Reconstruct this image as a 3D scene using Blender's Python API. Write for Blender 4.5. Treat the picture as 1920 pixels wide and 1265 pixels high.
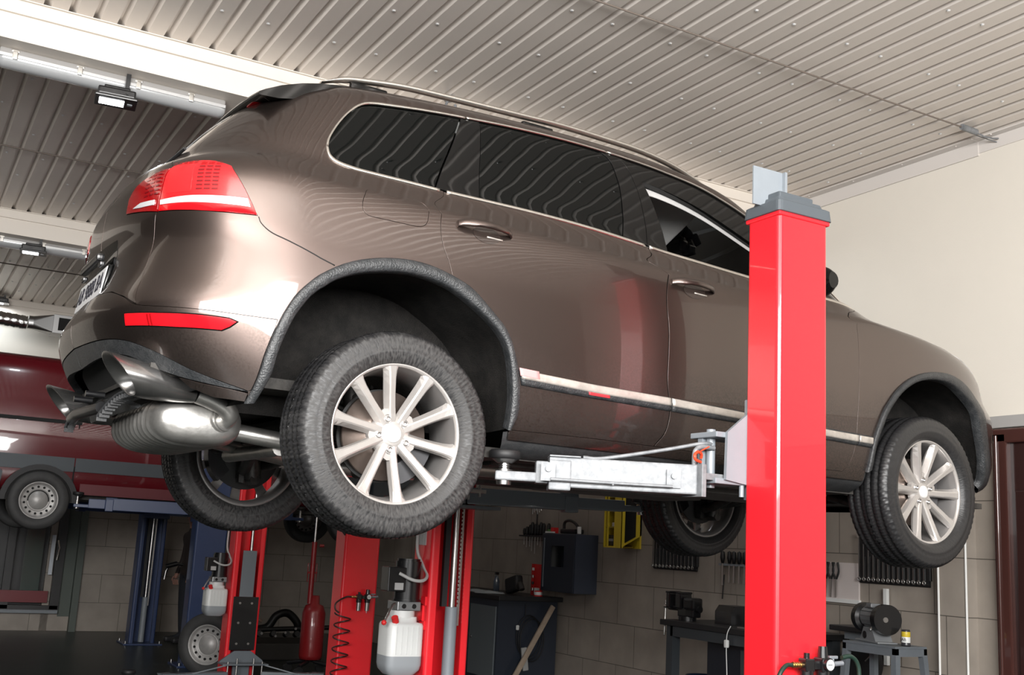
import bpy, bmesh, math, random
import numpy as np
from mathutils import Vector, Matrix, geometry
random.seed(7)
R = math.radians
PI = math.pi
for o in list(bpy.data.objects): bpy.data.objects.remove(o, do_unlink=True)
SC = bpy.context.scene
COL = SC.collection

# ------------------------------------------------------------------ camera, world, lights, exposure
def camera():
    cam = bpy.data.cameras.new('camera'); o = bpy.data.objects.new('camera', cam); COL.objects.link(o)
    cam.sensor_fit = 'HORIZONTAL'; cam.sensor_width = 36.0; cam.lens = 36.0*2051.7/1920.0
    cam.clip_start = .05; cam.clip_end = 200
    yaw, pit, rol = R(29.12), R(10.83), R(3.11)
    f = Vector((math.sin(yaw)*math.cos(pit), math.cos(yaw)*math.cos(pit), math.sin(pit)))
    r = Vector((math.cos(yaw), -math.sin(yaw), 0)); u = r.cross(f)
    r2 = r*math.cos(rol)+u*math.sin(rol); u2 = -r*math.sin(rol)+u*math.cos(rol)
    m = Matrix((r2, u2, -f)).transposed().to_4x4(); m.translation = Vector((-1.538, -4.557, 1.50))
    o.matrix_world = m; SC.camera = o
camera()
SC.view_settings.view_transform = 'Standard'; SC.view_settings.look = 'None'
SC.view_settings.gamma = 1; SC.view_settings.use_curve_mapping = False
SC.view_settings.exposure = 0.0
W = bpy.data.worlds.new('world'); SC.world = W; W.use_nodes = True
W.node_tree.nodes['Background'].inputs[0].default_value = (.95, .97, 1.0, 1)
W.node_tree.nodes['Background'].inputs[1].default_value = 0.12
def area(name, loc, target, sx, sy, power, col=(1, 1, 1), spread=180):
    L = bpy.data.lights.new(name, 'AREA'); L.shape = 'RECTANGLE'; L.size = sx; L.size_y = sy
    L.energy = power; L.color = col; L.spread = R(spread)
    o = bpy.data.objects.new(name, L); COL.objects.link(o); o.location = loc
    o.rotation_euler = (Vector(target)-Vector(loc)).to_track_quat('-Z', 'Y').to_euler()
    return o
# daylight through the wide gate opening behind the photographer
area('gate_daylight', (-2.2, -6.55, 3.05), (0.4, 0, 2.9), 7.8, 1.9, 1420, (1.0, .985, .965))

# ------------------------------------------------------------------ materials
MATS = {}
def nodes(m):
    m.use_nodes = True; return m.node_tree.nodes, m.node_tree.links
def mat(name, col, rough=.5, metal=0.0, noise=0.0, nscale=8.0, col2=None, bump=0.0, bscale=60.0, coat=0.0, spec=.5, emit=None, estr=0.0, rnoise=0.0, coatr=.03):
    if name in MATS: return MATS[name]
    m = bpy.data.materials.new(name); n, l = nodes(m); b = n['Principled BSDF']
    b.inputs['Base Color'].default_value = (*col, 1); b.inputs['Roughness'].default_value = rough
    b.inputs['Metallic'].default_value = metal; b.inputs['Specular IOR Level'].default_value = spec
    b.inputs['Coat Weight'].default_value = coat; b.inputs['Coat Roughness'].default_value = coatr
    tc = n.new('ShaderNodeTexCoord')
    if noise > 0 or rnoise > 0:
        t = n.new('ShaderNodeTexNoise'); t.inputs['Scale'].default_value = nscale; t.inputs['Detail'].default_value = 6
        t.inputs['Roughness'].default_value = .65
        l.new(tc.outputs['Object'], t.inputs['Vector'])
        if noise > 0:
            mx = n.new('ShaderNodeMix'); mx.data_type = 'RGBA'
            c2 = col2 or tuple(c*.55 for c in col)
            mx.inputs[6].default_value = (*col, 1); mx.inputs[7].default_value = (*c2, 1)
            mr = n.new('ShaderNodeMapRange'); mr.inputs[1].default_value = .38; mr.inputs[2].default_value = .68
            mr.inputs[4].default_value = noise
            l.new(t.outputs['Fac'], mr.inputs[0]); l.new(mr.outputs[0], mx.inputs[0]); l.new(mx.outputs[2], b.inputs['Base Color'])
        if rnoise > 0:
            m2 = n.new('ShaderNodeMapRange'); m2.inputs[1].default_value = .3; m2.inputs[2].default_value = .7
            m2.inputs[3].default_value = max(rough-rnoise, .02); m2.inputs[4].default_value = min(rough+rnoise, 1)
            l.new(t.outputs['Fac'], m2.inputs[0]); l.new(m2.outputs[0], b.inputs['Roughness'])
    if bump > 0:
        t2 = n.new('ShaderNodeTexNoise'); t2.inputs['Scale'].default_value = bscale; t2.inputs['Detail'].default_value = 4
        bp = n.new('ShaderNodeBump'); bp.inputs['Strength'].default_value = bump; bp.inputs['Distance'].default_value = .01
        l.new(tc.outputs['Object'], t2.inputs['Vector']); l.new(t2.outputs['Fac'], bp.inputs['Height']); l.new(bp.outputs[0], b.inputs['Normal'])
    if emit:
        b.inputs['Emission Color'].default_value = (*emit, 1); b.inputs['Emission Strength'].default_value = estr
    MATS[name] = m; return m
def paint_mat():
    """brown metallic car paint, road film towards the sills"""
    m = bpy.data.materials.new('brown_metallic_paint'); n, l = nodes(m); b = n['Principled BSDF']
    tc = n.new('ShaderNodeTexCoord'); sep = n.new('ShaderNodeSeparateXYZ'); l.new(tc.outputs['Object'], sep.inputs[0])
    t = n.new('ShaderNodeTexNoise'); t.inputs['Scale'].default_value = 4; t.inputs['Detail'].default_value = 8
    l.new(tc.outputs['Object'], t.inputs['Vector'])
    a = n.new('ShaderNodeMath'); a.operation = 'MULTIPLY_ADD'; a.inputs[1].default_value = .45; l.new(t.outputs['Fac'], a.inputs[0]); l.new(sep.outputs[2], a.inputs[2])
    mr = n.new('ShaderNodeMapRange'); mr.inputs[1].default_value = .62; mr.inputs[2].default_value = .95; mr.inputs[3].default_value = .85; mr.inputs[4].default_value = 0
    l.new(a.outputs[0], mr.inputs[0])
    t3 = n.new('ShaderNodeTexNoise'); t3.inputs['Scale'].default_value = 140; t3.inputs['Detail'].default_value = 3; l.new(tc.outputs['Object'], t3.inputs['Vector'])
    mu = n.new('ShaderNodeMath'); mu.operation = 'MULTIPLY'; l.new(mr.outputs[0], mu.inputs[0])
    mr3 = n.new('ShaderNodeMapRange'); mr3.inputs[1].default_value = .35; mr3.inputs[2].default_value = .65; l.new(t3.outputs['Fac'], mr3.inputs[0]); l.new(mr3.outputs[0], mu.inputs[1])
    mx = n.new('ShaderNodeMix'); mx.data_type = 'RGBA'; mx.inputs[6].default_value = (.122, .094, .084, 1); mx.inputs[7].default_value = (.058, .048, .044, 1)
    l.new(mu.outputs[0], mx.inputs[0]); l.new(mx.outputs[2], b.inputs['Base Color'])
    b.inputs['Metallic'].default_value = .97
    mr2 = n.new('ShaderNodeMapRange'); mr2.inputs[3].default_value = .34; mr2.inputs[4].default_value = .55; l.new(mu.outputs[0], mr2.inputs[0]); l.new(mr2.outputs[0], b.inputs['Roughness'])
    b.inputs['Coat Weight'].default_value = .75; b.inputs['Coat Roughness'].default_value = .03
    MATS['paint'] = m; return m
PAINT = paint_mat()
def glass_mat(name, tint=(1, 1, 1)):
    m = bpy.data.materials.new(name); n, l = nodes(m); n.remove(n['Principled BSDF']); out = n['Material Output']
    tr = n.new('ShaderNodeBsdfTransparent'); tr.inputs[0].default_value = (*tint, 1)
    gl = n.new('ShaderNodeBsdfGlossy'); gl.inputs['Roughness'].default_value = .01
    fr = n.new('ShaderNodeFresnel'); fr.inputs[0].default_value = 1.45; mx = n.new('ShaderNodeMixShader')
    l.new(fr.outputs[0], mx.inputs[0]); l.new(tr.outputs[0], mx.inputs[1]); l.new(gl.outputs[0], mx.inputs[2]); l.new(mx.outputs[0], out.inputs[0])
    MATS[name] = m; return m
CLEAR = glass_mat('clear_glass', (.86, .88, .87))
TINT = mat('tinted_glass', (.0015, .002, .002), .01, spec=.30)
BLKGLOSS = mat('gloss_black_trim', (.004, .004, .004), .05, spec=.35)
CHROME = mat('satin_chrome', (.78, .75, .70), .28, 1.0)
CHROMED = mat('dirty_chrome', (.62, .58, .53), .45, .6, noise=.5, nscale=18, col2=(.25, .22, .20), bump=.1)
PLASTIC = mat('black_plastic', (.022, .023, .025), .55, noise=.5, nscale=35, col2=(.055, .055, .055), bump=.25, bscale=220)
CLAD = mat('wet_cladding', (.020, .022, .024), .36, noise=.6, nscale=30, col2=(.055, .056, .058), bump=.35, bscale=150)
LINER = mat('wheel_liner', (.008, .0075, .007), .8, spec=.25, noise=.6, nscale=14, col2=(.026, .023, .021), bump=.5, bscale=180)
DARK = mat('inner_dark', (.006, .006, .006), .8)
UNDER = mat('underbody', (.02, .0185, .017), .7, noise=.6, nscale=12, col2=(.075, .068, .06), bump=.4, bscale=40)
REDL = mat('red_lens', (.62, .004, .008), .06, spec=.8, coat=1.0, emit=(.75, .01, .02), estr=.10)
REDL2 = mat('dark_red_lens', (.26, .002, .004), .10, coat=1.0)
REDR = mat('red_reflector', (.7, .006, .012), .12, coat=.8)
WLENS = mat('clear_lens', (.72, .72, .74), .15, .3, coat=1.0)
TYRE = None
def tyre_mat(name, dust):
    m = bpy.data.materials.new(name); n, l = nodes(m); b = n['Principled BSDF']
    tc = n.new('ShaderNodeTexCoord'); sep = n.new('ShaderNodeSeparateXYZ'); l.new(tc.outputs['Object'], sep.inputs[0])
    # distance from axle (local y is the axle)
    cx = n.new('ShaderNodeCombineXYZ'); l.new(sep.outputs[0], cx.inputs[0]); l.new(sep.outputs[2], cx.inputs[2])
    ln = n.new('ShaderNodeVectorMath'); ln.operation = 'LENGTH'; l.new(cx.outputs[0], ln.inputs[0])
    at = n.new('ShaderNodeMath'); at.operation = 'ARCTAN2'; l.new(sep.outputs[0], at.inputs[0]); l.new(sep.outputs[2], at.inputs[1])
    ma = n.new('ShaderNodeMath'); ma.operation = 'MULTIPLY'; ma.inputs[1].default_value = 4.2; l.new(at.outputs[0], ma.inputs[0])
    pc = n.new('ShaderNodeCombineXYZ'); l.new(ma.outputs[0], pc.inputs[0]); mb_ = n.new('ShaderNodeMath'); mb_.operation = 'MULTIPLY'; mb_.inputs[1].default_value = 5; l.new(ln.outputs['Value'], mb_.inputs[0]); l.new(mb_.outputs[0], pc.inputs[1])
    t = n.new('ShaderNodeTexNoise'); t.inputs['Scale'].default_value = 2.2; t.inputs['Detail'].default_value = 12; t.inputs['Roughness'].default_value = .72; t.inputs['Distortion'].default_value = .6
    l.new(pc.outputs[0], t.inputs['Vector'])
    ad = n.new('ShaderNodeMath'); ad.operation = 'MULTIPLY_ADD'; ad.inputs[1].default_value = .14; l.new(t.outputs['Fac'], ad.inputs[0]); l.new(ln.outputs['Value'], ad.inputs[2])
    mr = n.new('ShaderNodeMapRange'); mr.inputs[1].default_value = .448; mr.inputs[2].default_value = .405; mr.inputs[3].default_value = 0; mr.inputs[4].default_value = 1
    l.new(ad.outputs[0], mr.inputs[0])
    t2 = n.new('ShaderNodeTexNoise'); t2.inputs['Scale'].default_value = 9; t2.inputs['Detail'].default_value = 10; l.new(pc.outputs[0], t2.inputs['Vector'])
    m2 = n.new('ShaderNodeMapRange'); m2.inputs[1].default_value = .38; m2.inputs[2].default_value = .66; m2.inputs[3].default_value = .12; m2.inputs[4].default_value = 1; l.new(t2.outputs['Fac'], m2.inputs[0])
    mu = n.new('ShaderNodeMath'); mu.operation = 'MULTIPLY'; l.new(mr.outputs[0], mu.inputs[0]); l.new(m2.outputs[0], mu.inputs[1])
    mu2 = n.new('ShaderNodeMath'); mu2.operation = 'MULTIPLY'; mu2.inputs[1].default_value = dust; l.new(mu.outputs[0], mu2.inputs[0])
    mx = n.new('ShaderNodeMix'); mx.data_type = 'RGBA'; mx.inputs[6].default_value = (.014, .014, .015, 1); mx.inputs[7].default_value = (.052, .0505, .0495, 1)
    l.new(mu2.outputs[0], mx.inputs[0]); l.new(mx.outputs[2], b.inputs['Base Color'])
    r2 = n.new('ShaderNodeMapRange'); r2.inputs[3].default_value = .38; r2.inputs[4].default_value = .8; l.new(mu2.outputs[0], r2.inputs[0]); l.new(r2.outputs[0], b.inputs['Roughness'])
    bp = n.new('ShaderNodeBump'); bp.inputs['Strength'].default_value = .35; bp.inputs['Distance'].default_value = .004; l.new(t2.outputs['Fac'], bp.inputs['Height']); l.new(bp.outputs[0], b.inputs['Normal'])
    MATS[name] = m; return m
TYRE = tyre_mat('dusty_rubber', 1.0)
TYREC = tyre_mat('clean_rubber', .22)
ALLOY = mat('alloy', (.50, .475, .455), .32, .55, coat=.3, noise=.25, nscale=20, col2=(.42, .40, .385))
ALLOYB = mat('alloy_barrel', (.26, .25, .245), .4, .6)
STEEL = mat('bare_steel', (.52, .51, .50), .3, 1.0)
DISC = mat('brake_disc', (.42, .34, .30), .35, .9, noise=.5, nscale=9, col2=(.22, .17, .14))
GALV = mat('galvanised_steel', (.24, .25, .262), .50, .2, noise=.8, nscale=30, col2=(.13, .138, .148), bump=.05, bscale=30)
EXH = mat('exhaust_steel', (.50, .49, .47), .34, .85, noise=.6, nscale=9, col2=(.24, .225, .21), bump=.1, bscale=30)
REDP = mat('red_column_paint', (.82, .016, .026), .33, coat=.35, noise=.08, nscale=5, col2=(.6, .02, .03), bump=.02, bscale=25)
GREYP = mat('grey_column_paint', (.135, .155, .175), .42, coat=.2)
GREYL = mat('light_grey_paint', (.22, .245, .27), .45, coat=.15, noise=.15, nscale=8)
BLUEP = mat('blue_column_paint', (.022, .042, .115), .4, coat=.2)
BLACKM = mat('black_metal', (.008, .008, .009), .3, coat=.3)
BLACKR = mat('black_rubber', (.010, .010, .011), .55)
VANRED = mat('van_red_paint', (.10, .004, .008), .24, coat=1.0)
VANTRIM = mat('van_grey_trim', (.045, .055, .065), .5)
WHITEP = mat('white_plastic', (.72, .73, .72), .4)
BRASS = mat('brass', (.62, .42, .20), .3, 1.0)
CEIL = mat('ceiling_sheet', (.78, .72, .665), .38, .2, noise=.3, nscale=1.6, col2=(.66, .61, .565))
BEAMM = mat('beam_cream', (.74, .68, .61), .5)
WALLP = mat('cream_plaster', (.74, .695, .62), .7, noise=.25, nscale=1.2, col2=(.66, .62, .56), bump=.05, bscale=90)
FLOORM = mat('dark_floor', (.028, .034, .032), .35, noise=.5, nscale=2.5, col2=(.016, .019, .018))
YELLOW = mat('yellow_plastic', (.62, .46, .03), .4)
NAVY = mat('navy_cabinet', (.022, .028, .042), .35)
NAVY2 = mat('navy_cabinet_side', (.045, .055, .08), .45)
WOOD = mat('pale_wood', (.42, .33, .25), .6, noise=.5, nscale=10)
DOORB = mat('brown_door', (.028, .010, .009), .35, coat=.4)
PAPER = mat('paper', (.7, .7, .68), .8)
REDB = mat('red_box', (.62, .02, .02), .5)

def tile_mat():
    m = bpy.data.materials.new('wall_tiles'); n, l = nodes(m); b = n['Principled BSDF']
    tc = n.new('ShaderNodeTexCoord'); sep = n.new('ShaderNodeSeparateXYZ'); l.new(tc.outputs['Object'], sep.inputs[0])
    ad = n.new('ShaderNodeMath'); ad.operation = 'ADD'; l.new(sep.outputs[0], ad.inputs[0]); l.new(sep.outputs[1], ad.inputs[1])
    cx = n.new('ShaderNodeCombineXYZ'); l.new(ad.outputs[0], cx.inputs[0]); l.new(sep.outputs[2], cx.inputs[1])
    br = n.new('ShaderNodeTexBrick'); br.offset = 0.5; br.inputs['Scale'].default_value = 1.0
    br.inputs['Brick Width'].default_value = .60; br.inputs['Row Height'].default_value = .398; br.inputs['Mortar Size'].default_value = .0035
    br.inputs['Color1'].default_value = (.34, .30, .258, 1); br.inputs['Color2'].default_value = (.315, .278, .24, 1); br.inputs['Mortar'].default_value = (.10, .088, .075, 1)
    l.new(cx.outputs[0], br.inputs['Vector'])
    t = n.new('ShaderNodeTexNoise'); t.inputs['Scale'].default_value = 4; t.inputs['Detail'].default_value = 8; l.new(tc.outputs['Object'], t.inputs['Vector'])
    mx = n.new('ShaderNodeMix'); mx.data_type = 'RGBA'; mx.blend_type = 'MULTIPLY'; mx.inputs[0].default_value = .5
    mr = n.new('ShaderNodeMapRange'); mr.inputs[1].default_value = .3; mr.inputs[2].default_value = .7; mr.inputs[3].default_value = .7; mr.inputs[4].default_value = 1.15
    l.new(t.outputs['Fac'], mr.inputs[0]); l.new(br.outputs['Color'], mx.inputs[6]); l.new(mr.outputs[0], mx.inputs[7]); l.new(mx.outputs[2], b.inputs['Base Color'])
    b.inputs['Roughness'].default_value = .45
    MATS['tiles'] = m; return m
TILES = tile_mat()

# ------------------------------------------------------------------ helpers
def tagp(o, label=None, cat=None, group=None, kind=None):
    if label: o['label'] = label
    if cat: o['category'] = cat
    if group: o['group'] = group
    if kind: o['kind'] = kind
    return o
def thing(name, label, cat, loc=(0, 0, 0), rz=0.0, group=None):
    o = bpy.data.objects.new(name, None); COL.objects.link(o); o.location = loc; o.rotation_euler = (0, 0, rz)
    o.empty_display_size = .1
    return tagp(o, label, cat, group)
def link_mesh(name, me, m, parent=None, loc=None, rot=None):
    o = bpy.data.objects.new(name, me); COL.objects.link(o)
    for mm in (m if isinstance(m, (list, tuple)) else [m]): me.materials.append(mm)
    if parent: o.parent = parent
    if loc is not None: o.location = loc
    if rot is not None: o.rotation_euler = rot
    return o
class MB:
    """collects shapes into one mesh"""
    def __init__(s): s.v = []; s.f = []; s.m = []; s.sm = []
    def add(s, verts, faces, mi=0, M=None, smooth=False):
        b = len(s.v)
        for p in verts:
            p = Vector(p); s.v.append(tuple(M @ p) if M is not None else tuple(p))
        for f in faces: s.f.append(tuple(b+i for i in f)); s.m.append(mi); s.sm.append(smooth)
        return s
    def box(s, c, d, mi=0, rz=0, M=None, bev=0.0):
        x, y, z = d[0]/2, d[1]/2, d[2]/2
        T = Matrix.Translation(c) @ Matrix.Rotation(rz, 4, 'Z')
        if M is not None: T = T @ M
        b = min(bev, x*.9, y*.9, z*.9)
        if b <= 0:
            vs = [(i*x, j*y, k*z) for i in (-1, 1) for j in (-1, 1) for k in (-1, 1)]
            fs = [(0, 1, 3, 2), (4, 6, 7, 5), (0, 4, 5, 1), (2, 3, 7, 6), (0, 2, 6, 4), (1, 5, 7, 3)]
            return s.add(vs, fs, mi, T)
        bm = bmesh.new(); bmesh.ops.create_cube(bm, size=1)
        for v in bm.verts: v.co = Vector((v.co.x*d[0], v.co.y*d[1], v.co.z*d[2]))
        bmesh.ops.bevel(bm, geom=bm.edges[:], offset=b, segments=2, affect='EDGES', profile=.6)
        bm.verts.index_update()
        s.add([v.co.copy() for v in bm.verts], [[v.index for v in f.verts] for f in bm.faces], mi, T); bm.free(); return s
    def cyl(s, p0, p1, r0, r1=None, n=20, mi=0, cap=True, smooth=True):
        r1 = r0 if r1 is None else r1; p0 = Vector(p0); p1 = Vector(p1); d = (p1-p0).normalized()
        a = d.orthogonal().normalized(); b = d.cross(a)
        vs = [p+(a*math.cos(2*PI*i/n)+b*math.sin(2*PI*i/n))*r for p, r in ((p0, r0), (p1, r1)) for i in range(n)]
        s.add(vs, [(i, (i+1) % n, n+(i+1) % n, n+i) for i in range(n)], mi, None, smooth)
        if cap: s.add(vs[:n], [tuple(range(n))[::-1]], mi); s.add(vs[n:], [tuple(range(n))], mi)
        return s
    def tube(s, pts, r, n=10, mi=0, closed=False, smooth=True):
        pts = [Vector(p) for p in pts]; N = len(pts); rr = r if isinstance(r, (list, tuple)) else [r]*N
        ref = None; vs = []
        for i, p in enumerate(pts):
            a = pts[(i-1) % N] if (closed or i > 0) else pts[0]; c = pts[(i+1) % N] if (closed or i < N-1) else pts[-1]
            t = (c-a).normalized()
            if ref is None: ref = t.orthogonal().normalized()
            ref = (ref-t*ref.dot(t)); ref = ref.normalized() if ref.length > 1e-6 else t.orthogonal().normalized()
            b = t.cross(ref)
            vs += [p+(ref*math.cos(2*PI*k/n)+b*math.sin(2*PI*k/n))*rr[i] for k in range(n)]
        fs = [(i*n+k, i*n+(k+1) % n, ((i+1) % N)*n+(k+1) % n, ((i+1) % N)*n+k) for i in range(N if closed else N-1) for k in range(n)]
        s.add(vs, fs, mi, None, smooth)
        if not closed: s.add(vs[:n], [tuple(range(n))[::-1]], mi); s.add(vs[-n:], [tuple(range(n))], mi)
        return s
    def lathe(s, prof, n=48, axis='Z', c=(0, 0, 0), mi=0, smooth=True, closed=False):
        """prof: (radius, height)"""
        vs = []
        for i in range(n):
            a = 2*PI*i/n
            for r, h in prof:
                x, y = r*math.cos(a), r*math.sin(a)
                p = (x, y, h) if axis == 'Z' else ((x, h, y) if axis == 'Y' else (h, x, y))
                vs.append((p[0]+c[0], p[1]+c[1], p[2]+c[2]))
        k = len(prof); fs = []
        for i in range(n):
            for j in range(k if closed else k-1):
                j2 = (j+1) % k; q = (i*k+j, ((i+1) % n)*k+j, ((i+1) % n)*k+j2, i*k+j2)
                fs.append(q if axis != 'Y' else q[::-1])
        return s.add(vs, fs, mi, None, smooth)
    def prism(s, poly, h0, h1, axis='Z', mi=0, M=None, smooth=False):
        f = {'Z': lambda a, b, h: (a, b, h), 'Y': lambda a, b, h: (a, h, b), 'X': lambda a, b, h: (h, a, b)}[axis]
        n = len(poly); vs = [f(a, b, h0) for a, b in poly]+[f(a, b, h1) for a, b in poly]
        s.add(vs, [(i, (i+1) % n, n+(i+1) % n, n+i) for i in range(n)], mi, M, smooth)
        s.add(vs, [tuple(range(n))[::-1], tuple(range(n, 2*n))], mi, M)
        return s
    def loft(s, secs, mi=0, close=True, cap=True, smooth=True):
        n = len(secs[0]); vs = [p for q in secs for p in q]
        fs = [(i*n+k, i*n+(k+1) % n, (i+1)*n+(k+1) % n, (i+1)*n+k) for i in range(len(secs)-1) for k in range(n if close else n-1)]
        s.add(vs, fs, mi, None, smooth)
        if cap: s.add(secs[0], [tuple(range(n))[::-1]], mi); s.add(secs[-1], [tuple(range(n))], mi)
        return s
    def build(s, name, m, parent=None, loc=None, rot=None, weld=False):
        me = bpy.data.meshes.new(name); me.from_pydata(s.v, [], s.f)
        bm = bmesh.new(); bm.from_mesh(me)
        bm.faces.ensure_lookup_table()
        for f, mi, sm in zip(bm.faces, s.m, s.sm): f.material_index = mi; f.smooth = sm
        if weld: bmesh.ops.remove_doubles(bm, verts=bm.verts, dist=1e-5)
        bmesh.ops.recalc_face_normals(bm, faces=bm.faces)
        bm.to_mesh(me); bm.free(); me.update()
        return link_mesh(name, me, m, parent, loc, rot)
def curve_pts(ctrl, n=12):
    """Catmull-Rom through 3-D points"""
    P = [Vector(p) for p in ctrl]; P = [P[0]*2-P[1]]+P+[P[-1]*2-P[-2]]; out = []
    for i in range(1, len(P)-2):
        for k in range(n):
            t = k/n; a, b, c, d = P[i-1:i+3]
            out.append(.5*((2*b)+(-a+c)*t+(2*a-5*b+4*c-d)*t*t+(-a+3*b-3*c+d)*t**3))
    return out+[P[-2]]
def copy_tree(o, parent=None):
    c = o.copy(); COL.objects.link(c)
    if parent: c.parent = parent
    for ch in o.children: copy_tree(ch, c)
    return c
TXT = {}
def text(name, s, size, loc, xdir, up, m, parent=None, depth=.001, align='CENTER'):
    cu = bpy.data.curves.new(name, 'FONT'); cu.body = s; cu.size = size; cu.extrude = depth; cu.align_x = align; cu.align_y = 'CENTER'
    o = bpy.data.objects.new(name, cu); COL.objects.link(o)
    dg = bpy.context.evaluated_depsgraph_get(); me = bpy.data.meshes.new_from_object(o.evaluated_get(dg)); bpy.data.objects.remove(o)
    x = Vector(xdir).normalized(); z = x.cross(Vector(up)).normalized(); y = z.cross(x)
    me.transform(Matrix.Translation(loc) @ Matrix((x, y, z)).transposed().to_4x4())
    return link_mesh(name, me, m, parent)

# ------------------------------------------------------------------ the room
XF, YL, ZC = 5.08, 12.44, 4.61          # front wall, far left wall, ceiling
XB, YG = -7.5, -6.8                     # back wall, gate side
MB().box(((XF+XB)/2, (YL+YG)/2, -.05), (XF-XB+.4, YL-YG+.4, .1)).build('floor', FLOORM)['kind'] = 'structure'
def struct(o): o['kind'] = 'structure'; return o
# front wall: tiles below, plaster above
b = MB(); b.box((XF+.1, (YL+YG)/2, 1.23), (.2, YL-YG, 2.46), 0); b.box((XF+.1, (YL+YG)/2, 3.6), (.2, YL-YG, 2.3), 1)
struct(b.build('wall_front', [TILES, WALLP]))
# shallow tiled pier with white corner strips
b = MB(); b.box((XF-.055, .675, 1.23), (.11, .23, 2.46)); struct(b.build('trim_1', TILES))
b = MB(); b.cyl((XF-.112, .79, 0), (XF-.112, .79, 2.46), .008, n=8); b.cyl((XF-.112, .56, 0), (XF-.112, .56, 2.46), .008, n=8); struct(b.build('trim_2', mat('white_strip', (.8, .8, .78), .4)))
# far left wall with tall gate and its step
b = MB(); b.box(((XF+.6)/2, YL+.1, 1.3), (XF-.6, .2, 2.6), 0); b.box(((XF+.6)/2, YL+.1, 3.7), (XF-.6, .2, 2.2), 1)
b.box(((XB-.0)/2, YL+.28, 2.3), (-XB+1.4, .2, 4.7), 1)
b.box((-1.2, YL+.12, .12), (3.8, .24, .24), 0)
struct(b.build('wall_left', [TILES, WALLP]))
DKW = mat('dark_wall_paint', (.045, .046, .045), .6, noise=.3, nscale=2)
b = MB(); b.box((XB-.1, (YL+YG)/2, 2.35), (.2, YL-YG, 4.7)); struct(b.build('wall_back', DKW))
# gate side wall: two piers and a lintel, the opening lets the daylight in
b = MB(); b.box((-6.9, YG-.1, 2.35), (1.4, .2, 4.7)); b.box((3.5, YG-.1, 2.35), (3.4, .2, 4.7)); b.box((-2.2, YG-.1, 4.3), (8.2, .2, .8)); struct(b.build('wall_right', DKW))
# corrugated ceiling: flat pans with narrow ribs going up, screws with washers
def ceiling():
    mb = MB(); pitch = .1445; x0 = XB; prof = []; x = .195-pitch*60
    while x < XF+.1:
        prof += [(x, 0), (x+.004, .026), (x+.020, .026), (x+.046, 0)]; x += pitch
    prof = [p for p in prof if p[0] > XB-.1]
    for (ya, yb) in ((YG, 2.40), (2.80, 7.42), (7.82, YL+.2)):
        ys = [ya, (ya+yb)/2, yb]; vs = [(px, y, ZC+pz) for y in ys for px, pz in prof]; n = len(prof)
        mb.add(vs, [(j*n+i, j*n+i+1, (j+1)*n+i+1, (j+1)*n+i) for j in range(2) for i in range(n-1)], 0)
    xr = .195-pitch*60+.078; cols = []
    k = 0
    while xr < XF:
        if xr > -3.2: cols.append((xr, k))
        xr += pitch; k += 1
    for (ya, yb) in ((-3.2, 2.3), (3.0, 7.3), (8.0, 12)):
        y = ya; r = 0
        while y < yb:
            for xx, k in cols:
                if (k+r) % 5 in (0, 2): mb.cyl((xx, y, ZC-.007), (xx, y, ZC), .008, .013, n=8, mi=1)
            y += .62; r += 1
    mb.box(((XB+XF)/2, (YG+YL)/2, ZC+.12), (XF-XB+.4, YL-YG+.6, .1), 2)
    return mb.build('ceiling', [CEIL, mat('screw_head', (.8, .8, .8), .35, .6), DARK])
struct(ceiling())
# beams boxed in cream sheet
for k, y in enumerate((2.385, 7.40, 12.42)):
    b = MB()
    b.box(((XB+XF)/2, y+.21, ZC-.125), (XF-XB, .42, .25), 0)
    b.box(((XB+XF)/2, y-.012, ZC-.045), (XF-XB, .024, .09), 0)       # folded cover strip
    b.box(((XB+XF)/2, y-.020, ZC-.003), (XF-XB, .05, .006), 0)
    struct(b.build('trim_%d' % (k+3), BEAMM))
# cover strip between ceiling and front wall, two lengths
b = MB(); 
b.box((XF-.035, -2.0, ZC-.004), (.07, 4.0+.9, .008)); b.box((XF-.004, -2.0, ZC-.05), (.008, 4.9, .10))
b.box((XF-.045, 1.42, ZC-.006), (.09, 1.95, .008)); b.box((XF-.008, 1.42, ZC-.06), (.012, 1.95, .115))
for y in (-1.2, -.4, .3, .6, 1.1, 1.6, 2.1): b.cyl((XF-.06, y, ZC-.014), (XF-.06, y, ZC-.008), .007, n=8)
struct(b.build('trim_6', mat('strip_sheet', (.66, .62, .585), .4)))
# brown panelled door in the front wall, grey lintel strip over it
dr = MB(); Dy0, Dy1 = -.95, .33
dr.box((XF-.02, (Dy0+Dy1)/2, 1.2), (.05, Dy1-Dy0, 2.4), 0)
d = dr.build('door_1', DOORB); d['kind'] = 'structure'
b = MB()
for yy in (Dy1-.04, Dy0+.04): b.box((XF-.06, yy, 1.22), (.06, .11, 2.44), 0, bev=.012); b.cyl((XF-.095, yy+.02, 0), (XF-.095, yy+.02, 2.42), .012, n=10)
b.box((XF-.06, (Dy0+Dy1)/2, 2.42), (.06, Dy1-Dy0+.03, .10), 0, bev=.012); b.build('door_frame', mat('door_frame_brown', (.060, .022, .018), .22, coat=.6), d)
b = MB()
for (ya, yb, za, zb) in ((-.08, .20, .25, 2.05), (-.52, -.20, .25, 2.05)):
    b.box((XF-.055, (ya+yb)/2, (za+zb)/2), (.02, yb-ya, zb-za), bev=.008)
b.build('door_panel', DOORB, d)
b = MB(); b.box((XF-.03, -.28, 2.52), (.06, 1.36, .08)); struct(b.build('trim_7', mat('lintel_grey', (.36, .35, .34), .5)))
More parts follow.
